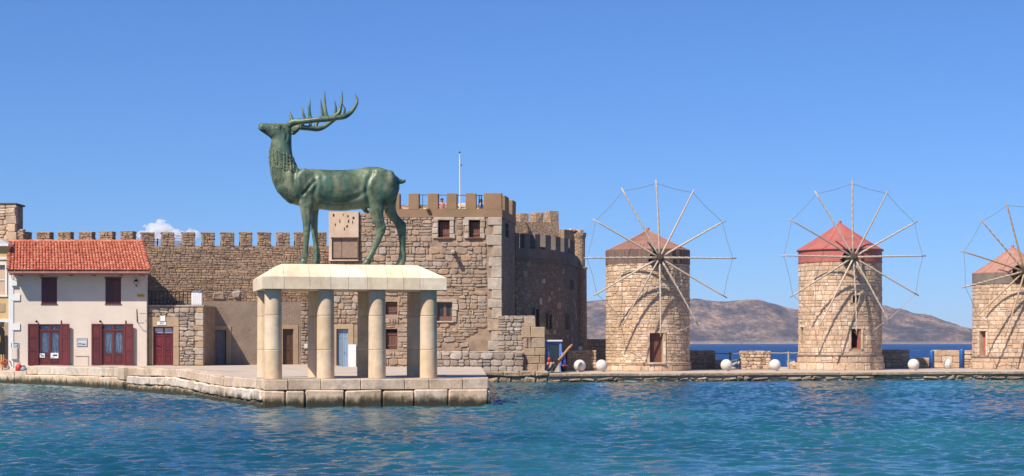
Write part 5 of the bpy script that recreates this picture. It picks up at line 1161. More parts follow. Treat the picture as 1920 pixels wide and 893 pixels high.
# ------------------------------------------------------------------ bronze stag
SF = PF.off(-ROW / 2)
def make_stag():
    px = PF.o.y and 66.2 / FPX          # metres per picture pixel at the statue
    r_ = thing('stag_statue', SF.pt(3.2, PZ), 'green bronze stag statue with head raised standing on the slab', 'statue')
    body = MB()
    def ell(cx, cv, du, dv, hw, d=0.0, seg=18, Fp=SF, sq=1.0):
        """ring: centre at picture (cx, cv), half vector (du, dv) in the plane, half width hw across"""
        a, z = Fp.st(cx, cv); ring = []
        for k in range(seg):
            t = k * 2 * math.pi / seg; c, s = math.cos(t), math.sin(t)
            c = math.copysign(abs(c) ** sq, c); s = math.copysign(abs(s) ** sq, s)
            ring.append(Fp.pt(a + du * px * c, z - dv * px * c, d + hw * s))
        return ring
    # trunk, rump to chest: u, top v, bottom v, half width
    T = [(748, 342, 358, .12), (744, 334, 368, .30), (737, 325.5, 378, .42), (725, 317.5, 388, .50), (708, 312.8, 393, .54), (690, 313.2, 391, .53), (668, 316.8, 393.5, .52), (645, 318.8, 396, .545), (620, 318.8, 395.5, .56), (597, 317.8, 392.5, .56), (577, 316.8, 389.5, .54), (560, 317.2, 386, .50), (546, 318.5, 382.5, .45), (533, 324, 374, .38), (523, 330, 363, .28), (516, 336, 352, .14)]
    body.loft([ell(u, (a + b) / 2, 0, (b - a) / 2, w, sq=.92) for u, a, b, w in T])
    # neck: left (front) outline to right (nape) outline
    NK = [((520, 362), (580, 330), .34), ((511, 342), (568, 322), .39), ((506.5, 322), (560, 316.8), .37), ((505.2, 306), (552.5, 305), .325), ((505.2, 294), (549, 293), .29), ((506.3, 282), (547.2, 281), .265), ((507.2, 271), (546.6, 268), .245), ((509.5, 261), (547, 255), .235), ((514, 251), (547, 243), .22), ((520, 244), (545, 235), .17)]
    body.loft([ell((l[0] + q[0]) / 2, (l[1] + q[1]) / 2, (l[0] - q[0]) / 2, (l[1] - q[1]) / 2, w) for l, q, w in NK])
    # head: top outline, bottom outline along the muzzle
    HD = [((548.5, 236), (541, 258), .13), ((541, 232.4), (536, 263.5), .205), ((531, 231.4), (527, 264.5), .225), ((521, 231.4), (517, 263.5), .215), ((512, 231.6), (507.5, 259.5), .185), ((503, 231.4), (500, 254), .15), ((495.5, 230.8), (494, 250), .135), ((489.5, 230.8), (489.5, 247.2), .13), ((486, 232.4), (486.3, 244.5), .105), ((484, 235.5), (484.8, 241.5), .05)]
    body.loft([ell((t[0] + b[0]) / 2, (t[1] + b[1]) / 2, (t[0] - b[0]) / 2, (t[1] - b[1]) / 2, w) for t, b, w in HD])
    # tail
    TL = [((735, 325), (733, 345), .13), ((742, 328.5), (740, 343), .13), ((748, 333.5), (746.5, 345), .11), ((753.5, 336.5), (753, 346), .095), ((758, 336), (758.5, 344), .075), ((761.5, 336), (762, 341.5), .04)]
    body.loft([ell((t[0] + b[0]) / 2, (t[1] + b[1]) / 2, (t[0] - b[0]) / 2, (t[1] - b[1]) / 2, w, seg=10) for t, b, w in TL])
    # legs: v, left u, right u, half depth
    def leg(rows, d):
        F = SF.off(d); body.loft([ell((a + b) / 2, v, (b - a) / 2, 0, w, Fp=F, seg=14) for v, a, b, w in rows])
    D = .29
    leg([(352, 553, 588, .17), (368, 556, 588, .20), (384, 561, 587.5, .20), (398, 564, 586, .175), (411, 566, 584.5, .15), (424, 567.8, 583, .13), (433, 567.8, 582.6, .135), (442, 568.3, 581, .115), (453, 568.2, 579.8, .10), (470, 567.4, 578.3, .095), (478, 565.6, 579, .11), (483, 565, 579.6, .12), (488, 563.5, 577, .115), (492, 561, 576, .135), (498.5, 558.5, 576.5, .15)], D)
    leg([(352, 570, 600, .17), (372, 576, 600, .18), (390, 580, 598, .165), (411, 582.5, 596.5, .14), (428, 583, 596, .125), (436, 583.5, 596.3, .125), (446, 585.2, 596.8, .105), (458, 586.8, 598, .095), (472, 588, 600, .095), (480, 588.2, 601.8, .11), (485, 587.5, 601.8, .115), (490, 584.8, 600.5, .125), (498.5, 582, 601, .145)], -D)
    leg([(328, 690, 735, .12), (342, 684, 737, .21), (356, 684, 734, .24), (370, 685.5, 728, .235), (383, 688, 721.5, .205), (398.5, 693, 719.3, .175), (410, 697, 719.6, .15), (419, 700.5, 722, .135), (427, 703.8, 725, .13), (434, 705, 723.5, .12), (443, 703, 718.8, .105), (457.6, 698.5, 712.8, .10), (470, 693.4, 706, .10), (479, 688.2, 700.5, .11), (485, 684.8, 698.2, .118), (490, 680.5, 696.3, .13), (498.5, 675, 695, .15)], D)
    leg([(335, 706, 742, .12), (352, 708, 746, .20), (368, 710, 745.5, .215), (382, 714, 743, .205), (394, 719.5, 743, .185), (404, 724, 747, .16), (412, 730, 755, .145), (418.5, 737, 762.3, .13), (428, 742, 762.2, .125), (440, 745.5, 761.6, .11), (455, 748, 761.4, .10), (470, 748.4, 761.3, .10), (479, 747.3, 762.3, .11), (485, 745.8, 763, .118), (490, 743.5, 760.8, .125), (498.5, 740.5, 759.5, .145)], -D)
    # muscle masses
    def lump(u, v, ru, rv, d, w, rot=0.0):
        a, z = SF.st(u, v); m = Matrix.Identity(4); e, n = SF.e, SF.n
        c, s = math.cos(rot), math.sin(rot)
        m.col[0][:3] = e * c + Vector((0, 0, s)); m.col[1][:3] = -n; m.col[2][:3] = Vector((0, 0, c)) - e * s
        body.ball(SF.pt(a, z, d), (ru * px, w, rv * px), 14, 10, m)
    for s in (1, -1):
        lump(562, 346, 15, 30, s * .36, .185, -.30); lump(576, 332, 13, 14, s * .34, .15); lump(571, 372, 13, 17, s * .33, .18)
        lump(712, 350, 23, 34, s * .36, .20, .12); lump(690, 351, 8, 11, s * .44, .105); lump(727, 340, 14, 20, s * .33, .2); lump(698, 372, 11, 18, s * .36, .16, .2)
        lump(640, 350, 44, 27, s * .29, .31); lump(612, 352, 24, 27, s * .30, .31)
        lump(524, 241, 7, 4.5, s * .17, .07); lump(524, 255, 9, 9, s * .13, .1); lump(545, 340, 12, 26, s * .26, .2, .3)
    lump(686, 396, 8, 4, 0, .09, -.5)
    me = bpy.data.meshes.new('tmp'); me.from_pydata(body.v, [], body.f)
    import bmesh
    b = bmesh.new(); b.from_mesh(me); bmesh.ops.recalc_face_normals(b, faces=b.faces); b.to_mesh(me); b.free()
    o = bpy.data.objects.new('tmp', me); COL.objects.link(o)
    rm = o.modifiers.new('r', 'REMESH'); rm.mode = 'VOXEL'; rm.voxel_size = .034; rm.use_smooth_shade = True
    sm = o.modifiers.new('s', 'SMOOTH'); sm.factor = .5; sm.iterations = 11
    dg = bpy.context.evaluated_depsgraph_get(); me2 = bpy.data.meshes.new_from_object(o.evaluated_get(dg)); bpy.data.objects.remove(o)
    me2.name = 'body'; off = Vector(r_['o']); me2.transform(Matrix.Translation(-off)); me2.materials.clear(); me2.materials.append(M['bronze'])
    for p in me2.polygons: p.use_smooth = True
    # chased muscle lines: grooves pressed into the surface along traced curves
    co = np.empty(len(me2.vertices) * 3, np.float32); me2.vertices.foreach_get('co', co); co = co.reshape(-1, 3); no = np.empty_like(co).ravel(); me2.vertices.foreach_get('normal', no); no = no.reshape(-1, 3)
    rel = co + np.array(off) - np.array(SF.o); sa = rel @ np.array(SF.e); dn = np.abs(rel @ np.array(SF.n)); za_ = co[:, 2] + off.z; disp = np.zeros(len(co))
    for pts, dep, sig in (([(577, 318), (588, 334), (590, 350), (586, 366), (588, 384)], .050, 3.2), ([(549, 322), (549, 340), (553, 358), (561, 376)], .040, 3.0), ([(566, 366), (573, 358), (580, 350), (586, 343)], .045, 2.4), ([(695, 326), (687, 340), (683, 356), (686, 374), (690, 392)], .060, 3.4), ([(735, 330), (741, 350), (736, 372), (724, 392)], .035, 3.0),
                          ([(594, 374), (618, 379), (645, 379), (668, 372), (684, 360)], .035, 4.0), ([(535, 264), (537, 254), (533, 245)], .030, 1.8), ([(531, 238), (524, 235.5), (516, 238)], .022, 1.6), ([(507, 240), (515, 247), (520, 256)], .014, 2.0),
                          ([(571, 392), (574, 410), (573, 428)], .022, 1.8), ([(706, 396), (711, 410), (715, 424)], .028, 2.0), ([(563, 486), (572, 487.5), (580, 486)], .02, 1.4), ([(682, 488), (690, 490), (698, 488)], .02, 1.4), ([(571, 437), (576, 440), (581, 437)], .016, 1.6), ([(712, 436), (718, 434), (724, 430)], .02, 1.8)):
        q = np.array([SF.st(*p) for p in pts]); best = np.full(len(co), 1e9)
        for a, b in zip(q, q[1:]):
            ab = b - a; t = np.clip(((sa - a[0]) * ab[0] + (za_ - a[1]) * ab[1]) / (ab @ ab), 0, 1); best = np.minimum(best, np.hypot(sa - a[0] - t * ab[0], za_ - a[1] - t * ab[1]))
        w = sig * px; dep *= .62; disp -= dep * np.exp(-(best / w) ** 2) - .45 * dep * np.exp(-((best - 2.2 * w) / (1.1 * w)) ** 2)
    disp *= np.clip(dn / .08, 0, 1); co = co + no * disp[:, None]; me2.vertices.foreach_set('co', co.astype(np.float32).ravel()); me2.update()
    bo = bpy.data.objects.new('body', me2); COL.objects.link(bo); bo.parent = r_; bo['o'] = list(off)
    # head details
    def z1(x, y): return 470 + x / 4.466, 160 + y / 4.466       # first close view -> picture
    for s in (1, -1):
        e = SF.pt(*SF.st(523.5, 239.8), s * .218); m = MB(); m.ball(e, (.062, .04, .05), 12, 8); ey = m.build('eye', M['bronze_dark'], r_, True)
        m = MB(); n = 16; ring = [e + SF.e * (.088 * math.cos(k * 6.283 / n)) + Vector((0, 0, .065 * math.sin(k * 6.283 / n))) + SF.n * (s * (.012 - .03 * abs(math.cos(k * 6.283 / n)))) for k in range(n + 1)]; m.tube(ring, .018, 6, False); m.build('eyelid', M['bronze'], ey, True)
        m = MB(); m.ball(SF.pt(*SF.st(486.8, 234.6), s * .085), (.032, .03, .022), 8, 6); m.build('nostril', M['bronze_dark'], r_, True)
        pts = [(484.6, 241.2), (488, 242.6), (492.5, 243.2), (497, 244.8)]; m = MB(); m.tube([SF.pt(*SF.st(*p), s * (.06, .118, .132, .142)[i]) for i, p in enumerate(pts)], [.012, .016, .016, .008], 6); m.build('mouth_line', M['bronze_dark'], r_, True)
        # ear: a pointed dish turned to the side
        base = SF.pt(*SF.st(544, 246.5), s * .17); tip = SF.pt(*SF.st(561, 238.5), s * .42); ax = (tip - base).normalized(); L = (tip - base).length
        up = (Vector((0, 0, 1)) - ax * ax.z).normalized(); nn = SF.n * s; nn = (nn - ax * nn.dot(ax) - up * nn.dot(up)).normalized(); m = MB(); i_ = MB(); rr, ri = [], []
        for k in range(9):
            t = k / 8; w = .165 * math.sin(math.pi * min(1, t * .86 + .14)) ** .75 + .01; c = base + ax * (L * t)
            rr.append([c + up * (w * math.cos(q * math.pi / 6)) + nn * (.10 * w / .165 * (math.sin(q * math.pi / 6) if q > 6 else -.2 + .55 * (1 - abs(math.cos(q * math.pi / 6))) * -1)) for q in range(12)])
        m.loft(rr); ear = m.build('ear', M['bronze'], r_, True)
        for k in range(1, 8):
            t = k / 8; w = .112 * math.sin(math.pi * min(1, t * .86 + .14)) ** .8; c = base + ax * (L * t) + nn * .018
            ri.append([c + up * (w * math.cos(q * math.pi / 4)) + nn * (.022 * math.sin(q * math.pi / 4)) for q in range(8)])
        i_.loft(ri); i_.build('ear_hollow', M['bronze_dark'], ear, True)
    # antlers: traced beams with tines, spread to either side of the head
    def curve(pts, n=8):
        out = []; P_ = [Vector(p) for p in pts]; P_ = [P_[0] * 2 - P_[1]] + P_ + [P_[-1] * 2 - P_[-2]]
        for i in range(1, len(P_) - 2):
            for k in range(n):
                t = k / n; a, b, c, d = P_[i - 1], P_[i], P_[i + 1], P_[i + 2]; out.append(.5 * ((2 * b) + (c - a) * t + (2 * a - 5 * b + 4 * c - d) * t * t + (3 * b - a - 3 * c + d) * t ** 3))
        return out + [P_[-2]]
    def antler(beam, tines, s, label):
        m = MB()
        def w(x, y, d): u, v = z1(x, y); F = SF.off(d); a, z = F.st(u, v); return F.pt(a, z)
        c = curve([w(*p[:3]) for p in beam]); rad = np.interp(np.linspace(0, 1, len(c)), np.linspace(0, 1, len(beam)), [p[3] * 1.42 for p in beam]); m.tube(c, list(rad), 12)
        for t in tines:
            c = curve([w(*p[:3]) for p in t]); rad = np.interp(np.linspace(0, 1, len(c)), np.linspace(0, 1, len(t)), [p[3] * 1.45 for p in t]); m.tube(c, list(rad), 10)
        label_part(m.build('antler', M['bronze'], r_, True), label)
    antler([(318, 340, .10, .085), (335, 320, .14, .095), (370, 306, .22, .082), (430, 302, .36, .075), (500, 296, .48, .072), (560, 288, .56, .078), (640, 282, .62, .082), (720, 270, .66, .078), (780, 263, .66, .072), (830, 235, .62, .06), (868, 190, .56, .05), (890, 145, .50, .04), (888, 105, .45, .028), (872, 68, .42, .008)],
           [[(352, 308, .16, .075), (343, 282, .15, .052), (334, 250, .13, .032), (329, 218, .12, .006)], [(512, 296, .48, .075), (497, 265, .47, .05), (491, 200, .45, .036), (494, 150, .43, .026), (498, 104, .42, .006)], [(652, 285, .62, .085), (632, 250, .62, .055), (624, 190, .60, .04), (620, 120, .57, .028), (621, 44, .54, .006)], [(700, 264, .66, .075), (738, 232, .67, .058), (754, 180, .65, .044), (764, 110, .62, .03), (764, 36, .58, .006)]], 1, 'near antler with four long tines and a hooked tip')
    antler([(328, 340, -.10, .085), (372, 338, -.16, .085), (420, 352, -.28, .075), (490, 360, -.42, .07), (555, 366, -.54, .072), (600, 355, -.62, .066), (650, 325, -.68, .058), (700, 288, -.70, .052), (750, 262, -.68, .044), (780, 235, -.64, .036), (788, 200, -.6, .026), (770, 156, -.56, .007)],
           [[(400, 345, -.24, .06), (452, 300, -.26, .045), (441, 240, -.25, .032), (431, 178, -.24, .006)], [(498, 360, -.43, .055), (500, 325, -.44, .04), (506, 292, -.45, .02)], [(548, 366, -.54, .06), (552, 320, -.58, .045), (598, 265, -.62, .042), (594, 190, -.6, .032), (585, 114, -.58, .006)], [(665, 315, -.68, .055), (700, 262, -.72, .045), (713, 200, -.7, .034), (703, 124, -.66, .006)]], -1, 'far antler curving lower behind the near one')
    # mane of wavy locks across the neck, and fine fur down the chest
    rg = random.Random(111); dg = bpy.context.evaluated_depsgraph_get(); m = MB(); fine = MB()
    from mathutils.bvhtree import BVHTree
    bv = BVHTree.FromPolygons([v.co + off for v in me2.vertices], [p.vertices for p in me2.polygons])
    def lock(mb, u, v, s, du, dv, L, w):
        a, z = SF.st(u, v); hit = bv.ray_cast(SF.pt(a, z, s * 2), -SF.n * s)
        if hit[0] is None: return
        d = (SF.e * du - Vector((0, 0, dv))); nrm = hit[1]; d = (d - nrm * d.dot(nrm)).normalized(); sd = nrm.cross(d); pts = []
        for k in range(5):
            t = k / 4; q = hit[0] + d * (L * (t - .3)) + sd * (w * .9 * math.sin(t * 3.5 + u)); h2 = bv.find_nearest(q); pts.append(h2[0] + h2[1] * (w * (.08 + .62 * math.sin(math.pi * min(1, t + .15)))))
        mb.tube(pts, [w * .35, w * .62, w * .66, w * .5, w * .1], 6)
    for s in (1, -1):
        for row in range(9):
            for k in range(17):
                t = k / 16; u = 506 + 47 * t + rg.uniform(-1, 1); top = 279 + 18 * t; bot = 313 + 11 * t; v = top + (bot - top) * (row + .5) / 9 + rg.uniform(-.6, .6)
                lock(m, u, v, s, .30 + .45 * t, 1.0, .19, .033)
        for row in range(26):
            for k in range(9):
                v = 318 + row * 2.5; l = float(np.interp(v, [318, 332, 351, 364, 376], [507, 510, 518, 528, 537])); u = l + 1 + k * 2.1 * (1 - row / 60) + rg.uniform(-.7, .7)
                lock(fine, u, v, s, .4, 1.0, .085, .017)
    mo = m.build('mane', M['bronze'], r_, True); mo['label'] = 'band of wavy locks round the neck'
    fine.build('chest_fur', M['bronze'], r_, True)['kind'] = 'stuff'
make_stag()

# ------------------------------------------------------------------ windmills
def make_mill(label, uc, yc, rpx, z0, v_stone, v_band, v_apex, vplinth, cap, band, boards, hub_px, rot, rad, angles, spar, ops, rng, sw, sh, sq, stone_mat, cap_over=0.06, cat_label=None, tiedown=None, plinth_flare=.12, wob=.5):
    s = FPX / yc; Rr = rpx / s; cx = X(uc, yc); zs = Z(v_stone, yc); zbd = Z(v_band, yc); za = Z(v_apex, yc); zp = Z(vplinth, yc - Rr)
    r_ = thing('windmill', (cx, yc, z0), label, 'windmill', 'round stone windmills along the mole')
    def ang(u): return math.asin(max(-.995, min(.995, (u - uc) / rpx)))
    def cyl(a, z, d=0.0): return Vector((cx + (Rr + d) * math.sin(a), yc - (Rr + d) * math.cos(a), z))
    O = []
    for o in ops:
        a0, a1 = ang(o['u'][0]), ang(o['u'][1]); am = (a0 + a1) / 2; yy = yc - Rr * math.cos(am); O.append((a0, a1, Z(o['v'][1], yy), Z(o['v'][0], yy)))
    A = sorted(set([k * 2 * math.pi / 56 - math.pi for k in range(57)] + [a for o in O for a in o[:2]])); Zs = sorted({z0 - .3, zs, *[z for o in O for z in o[2:]]})
    c = MB()
    for i in range(len(A) - 1):
        for j in range(len(Zs) - 1):
            am, zm = (A[i] + A[i + 1]) / 2, (Zs[j] + Zs[j + 1]) / 2
            if any(o[0] < am < o[1] and o[2] < zm < o[3] for o in O): continue
            c.add([cyl(A[i], Zs[j]), cyl(A[i + 1], Zs[j]), cyl(A[i + 1], Zs[j + 1]), cyl(A[i], Zs[j + 1])], [(0, 1, 2, 3)])
    for o in O:
        q = [cyl(o[0], o[2]), cyl(o[1], o[2]), cyl(o[1], o[3]), cyl(o[0], o[3])] + [cyl(o[0], o[2], -.45), cyl(o[1], o[2], -.45), cyl(o[1], o[3], -.45), cyl(o[0], o[3], -.45)]
        c.add(q, [(0, 1, 5, 4), (1, 2, 6, 5), (2, 3, 7, 6), (3, 0, 4, 7)])
    c.build('wall_core', M['mill_mortar'], r_, fix=False)
    def fr(a, z):
        t = a / Rr; m = Matrix.Identity(4); m.col[0][:3] = (math.cos(t), math.sin(t), 0); m.col[1][:3] = (-math.sin(t), math.cos(t), 0); m.col[2][:3] = (0, 0, 1); m.col[3][:3] = cyl(t, z, -.01); return m
    gops = [(o[0] * Rr - .16, o[1] * Rr + .16, o[2] - .06, o[3] + .12) for o in O]
    cl = rubble_cells(-math.pi * Rr, math.pi * Rr, zp, zs, sw, sh, gops, rng, split=.25 if not sq else .08, irregular=wob)
    lay_stones(cl, fr, stone_mat, r_, 'stone', 260, sq=sq, gap=.024, depth=.05, rng=rng, seen=lambda a, z, w, h: abs(a / Rr) < 1.3, tilt=.05 if not sq else .02)
    def fr2(a, z):
        t = a / (Rr + plinth_flare); m = fr(t * Rr, z); k = plinth_flare * (1 - (z - z0) / (zp - z0) * .5); m.col[3][:3] = cyl(t, z, k * .8); return m
    c = MB(); rings = [[cyl(k * 6.283185 / 48, z, d) for k in range(48)] for z, d in ((z0 - .3, plinth_flare), (zp - .03, plinth_flare * .45), (zp, .0))]; c.loft(rings, False); c.build('plinth', M['mill_mortar'], r_, True)
    R2 = Rr + plinth_flare; lay_stones(rubble_cells(-math.pi * R2, math.pi * R2, z0, zp - .03, .55, (zp - z0) / 2 + .02, (), rng, split=.15), fr2, stone_mat, r_, 'plinth_stone', 34, sq=True, gap=.03, depth=.06, rng=rng, seen=lambda a, z, w, h: abs(a / R2) < 1.3)
    c = MB(); c.loft([[cyl(k * 6.283185 / 56, z, d) for k in range(56)] for z, d in ((zp - .05, .0), (zp - .05, plinth_flare * .5 + .09), (zp + .02, plinth_flare * .5 + .10), (zp + .05, .03))], False); c.build('string_course', M['mill_mortar'] if boards else M['grey_band'], r_)
    # window / door fittings
    for o, q in zip(ops, O):
        t0, t1 = q[0], q[1]; p0, p1 = cyl(t0, 0, -.3), cyl(t1, 0, -.3); F = Face(p0.x, p0.y, p1.x, p1.y); op = (0.01, F.L - .01, q[2] + .01, q[3] - .01)
        f0, f1 = cyl(t0, 0, .03), cyl(t1, 0, .03); G = Face(f0.x, f0.y, f1.x, f1.y)
        for sg, a in ((-1, 0), (1, G.L)):
            z = q[2] - .02
            while z < q[3] - .05:
                h = min(rng.uniform(.35, .6), q[3] + .03 - z); m = MB(); m.rough(G.mat(a + sg * .085, z + h / 2, -.1), (.083, .13, h / 2 - .006), .015, .008, rng); m.build('jamb_stone', stone_mat, r_); z += h
        m = MB(); m.rough(G.mat(G.L / 2, q[3] + .075, -.1), (G.L / 2 + .2, .13, .07), .015, .01, rng); m.build('lintel', stone_mat, r_)
        if o['kind'] == 'door':
            m = MB(); m.rough(G.mat(G.L / 2, q[2] - .05, .0), (G.L / 2 + .12, .22, .05), .015, .01, rng); m.build('threshold', M['quoin'], r_)
            panel_door(r_, F, op, o['mat'], .0, leaves=2, panels=((.06, .94),), handle=True)
        else:
            m = MB(); m.fbox(F, 0, F.L, op[2], op[3], -.2, -.16); w = m.build('window', M['dark'], r_)
            if o['kind'] == 'frame':
                m = MB(); t = .09; m.fbox(F, F.L - t, F.L - .01, op[2], op[3], -.1, .28); m.fbox(F, .01, F.L - t, op[2], op[2] + t, -.1, .2); m.fbox(F, .01, .05, op[2] + t, op[3], -.1, .1); m.build('window_frame', M['cap_red'], w)
                for k in range(3): m = MB(); a = .12 + k * (F.L - .25) / 2.6; m.tube([F.pt(a, op[2], .02), F.pt(a, op[3], .02)], .012, 5); m.build('grille_bar', M['iron'], w)
                m = MB(); m.tube([F.pt(.05, op[3] - .05, .2), F.pt(F.L * .6, op[3] - .35, .3), F.pt(F.L - .1, op[3] - .6, .35)], .012, 5); m.build('cable', M['rope'], w)
            elif o['kind'] == 'shut': m = MB(); m.fbox(F, .03, F.L - .03, op[2], op[3], -.05, .0); m.build('shutter', M['cap_red'], w)
    # cap: band, cone, shaft hood
    if boards:
        n = 58
        for k in range(n):
            t = -math.pi + (k + .5) * 2 * math.pi / n; hw = math.pi / n * (Rr + .05) - .008; p = cyl(t, 0, .03 + rng.uniform(0, .025)); e = Vector((math.cos(t), math.sin(t), 0)); F = Face(p.x - e.x * hw, p.y - e.y * hw, p.x + e.x * hw, p.y + e.y * hw)
            m = MB(); m.fbox(F, 0, F.L, zs + rng.uniform(-.06, .02), zbd, -.035, 0); m.build('band_board', band, r_)
        c = MB(); c.loft([[cyl(k * 6.283185 / 48, z, -.02) for k in range(48)] for z in (zs - .02, zbd)], True); c.build('band_core', M['hub_wood'], r_)
    else:
        c = MB(); n = 56; c.loft([[cyl(k * 6.283185 / n, z, d) for k in range(n)] for z, d in ((zs - .02, .0), (zs - .015, .07), (zs + .05, .08), (zs + .06, .045), (zbd - .02, .05), (zbd, .03))], True); c.build('band', band, r_)
    c = MB(); n = 60; RC = Rr + cap_over
    def cone(k, f, lift): t = k * 6.283185 / n; rr = RC * (1 - f) + .05 * f; sag = .05 * math.sin(f * math.pi); return Vector((cx + rr * math.sin(t), yc - rr * math.cos(t), zbd + .02 + (za - zbd) * f - sag + lift))
    fr_ = (0, .25, .5, .75, 1)
    c.loft([[cone(k, f, 0) for k in range(n)] for f in fr_], True); c.loft([[cone(k, 0, 0) for k in range(n)], [cone(k, 0, -.07) for k in range(n)]], False)
    roof = c.build('cap_roof', cap, r_)
    step = 1 if boards else 5
    c = MB()
    for k in range(0, n, step): c.tube([cone(k, f, .012) for f in (0, .33, .66, .97)], [.022, .02, .016, .01], 4)
    rs_ = c.build('roof_battens', cap, roof); rs_['kind'] = 'stuff'
    c = MB(); c.lathe((cx, yc, za - .06), [(.12, 0), (.11, .2), (.06, .26)], 10); c.build('finial', cap, roof)
    # shaft, hub and spars
    hy = yc - Rr - 1.05; H = P(hub_px[0], hub_px[1], hy); axis = Vector((math.sin(R(rot)), -math.cos(R(rot)), .06)).normalized(); side = axis.cross(Vector((0, 0, 1))).normalized() * -1; upv = side.cross(axis).normalized()
    if upv.z < 0: upv = -upv
    if side.x < 0: side = -side
    hood = H - axis * 1.25; c = MB(); rr = []
    for dd, k in ((.55, .62), (0, .60), (-1.0, .55)):
        p = hood + axis * dd; rr.append([p + side * (.52 * k / .6 * math.cos(t)) + upv * (.52 * k / .6 * math.sin(t)) for t in [i * math.pi / 8 - .35 for i in range(10)]])
    outer = rr; vs_ = [p for q in outer for p in q]; c.add(vs_, [(r0 * 10 + i, r0 * 10 + i + 1, (r0 + 1) * 10 + i + 1, (r0 + 1) * 10 + i) for r0 in (0, 1) for i in range(9)])
    c.build('shaft_hood', cap if not boards else M['board'], r_, fix=False)
    c = MB(); p = hood + axis * .36; c.add([p] + [p + side * (.5 * math.cos(t)) + upv * (.5 * math.sin(t)) for t in [i * math.pi / 8 for i in range(16)]], [(0, i + 1, (i + 1) % 16 + 1) for i in range(16)]); c.build('hood_shade_disc', M['dark'], r_)  # near-black disc stands in for the shade inside the hood
    c = MB(); c.tube([H - axis * 2.4, H - axis * .2, H + axis * .25], [.17, .16, .13], 12); c.build('windshaft', M['hub_wood'], r_)
    c = MB(); c.tube([H - axis * .22, H - axis * .2, H + axis * .14, H + axis * .16], [.1, .27, .25, .08], 12); c.build('hub', M['hub_wood'], r_)
    tips = []
    for k, (t, f) in enumerate(angles):
        d = side * math.sin(R(t)) + upv * math.cos(R(t)); L = rad * f; off_ = axis * (.05 if k % 2 else -.05); bend = axis * rng.uniform(.0, .10) + side * rng.uniform(-.05, .05)
        pts = [H + off_ + d * (L * q) + bend * math.sin(q * 3.1) for q in (0, .12, .3, .5, .7, .88, 1.0)]; rd = [.07, .067, .062, .056, .051, .047, .043]
        if k % 3 != 1:      # furled canvas wound round the spar
            c = MB(); n = 46; wr = []; rw_ = []
            for q in range(n):
                x = .1 + .86 * q / (n - 1); b = H + off_ + d * (L * x) + bend * math.sin(x * 3.1); th = q * 1.35; wr.append(b + (axis * math.cos(th) + d.cross(axis) * math.sin(th)) * .022); rw_.append(.060 - .014 * x)
            c.tube(wr, rw_, 7); sail = 1
        else: c = None
        m = MB(); m.tube(pts, rd, 8); so = m.build('spar', spar, r_, True)
        if c: c.build('furled_sail', M['canvas'] if spar is not M['spar_brown'] or k % 2 else spar, so, True)
        tips.append(H + off_ + d * (L * .955))
    for k in range(len(tips)):
        a, b = tips[k], tips[(k + 1) % len(tips)]
        if 3 <= k <= 7 and k != 3 and k != 7: continue
        c = MB(); c.tube([a, a.lerp(b, .5) + (H - a.lerp(b, .5)) * .012, b], .0165, 5); c.build('rim_rope', M['rope'], r_)
    if tiedown:
        k, u, v = tiedown; a = ang(u); p = cyl(a, Z(v, yc - Rr), .04); c = MB(); c.tube([tips[k], tips[k].lerp(p, .5) - Vector((0, 0, .12)), p], .018, 5); c.build('tie_rope', M['spar'], r_)
    return r_
M['canvas'] = mat_plain('canvas', (.52, .44, .35), .9, var=.15, scale=8, bs=.3)
rgm = random.Random(201)
std = [(k * 30 + rgm.uniform(-2, 2), rgm.uniform(.985, 1.02)) for k in range(12)]
make_mill('round stone windmill with brown board cap nearest the fort', 1214.5, 115.7, 77.5, .52, 497, 471, 432, 681, M['cap_brown'], M['board'], True, (1237, 483.5), 11, 5.17, std, M['spar'],
          [dict(u=(1212, 1237), v=(625, 680), kind='door', mat=M['rust_door'])], rgm, .31, .25, False, M['mill_stone'], .02, tiedown=(5, 1247, 626))
std = [(k * 30 + rgm.uniform(-2, 2), rgm.uniform(.985, 1.02)) for k in range(12)]
make_mill('round stone windmill with bright red metal cap', 1575, 118.5, 76, .53, 494, 470, 419, 667, M['cap_red'], M['cap_red'], False, (1600.5, 482.5), 11, 5.22, std, M['spar'],
          [dict(u=(1581, 1599.5), v=(617, 655), kind='frame'), dict(u=(1584, 1596), v=(554, 568), kind='dark'), dict(u=(1500.2, 1503.2), v=(614, 640), kind='shut')], rgm, .33, .25, True, M['mill_stone'], .16, tiedown=(4, 1620, 623), plinth_flare=.18)
std = [(k * 30 - 12 + rgm.uniform(-2, 2), rgm.uniform(.985, 1.02)) for k in range(12)]
make_mill('round pale stone windmill with pinkish cap cut by the right edge', 1898.5, 121, 72, .55, 534, 513, 464, 670, M['cap_pink'], M['grey_band'], False, (1921, 509), 11, 4.85, std, M['spar_brown'],
          [dict(u=(1830.5, 1838), v=(621, 667), kind='shut')], rgm, .42, .27, True, M['mill_stone'], .06, plinth_flare=.10, wob=.3)

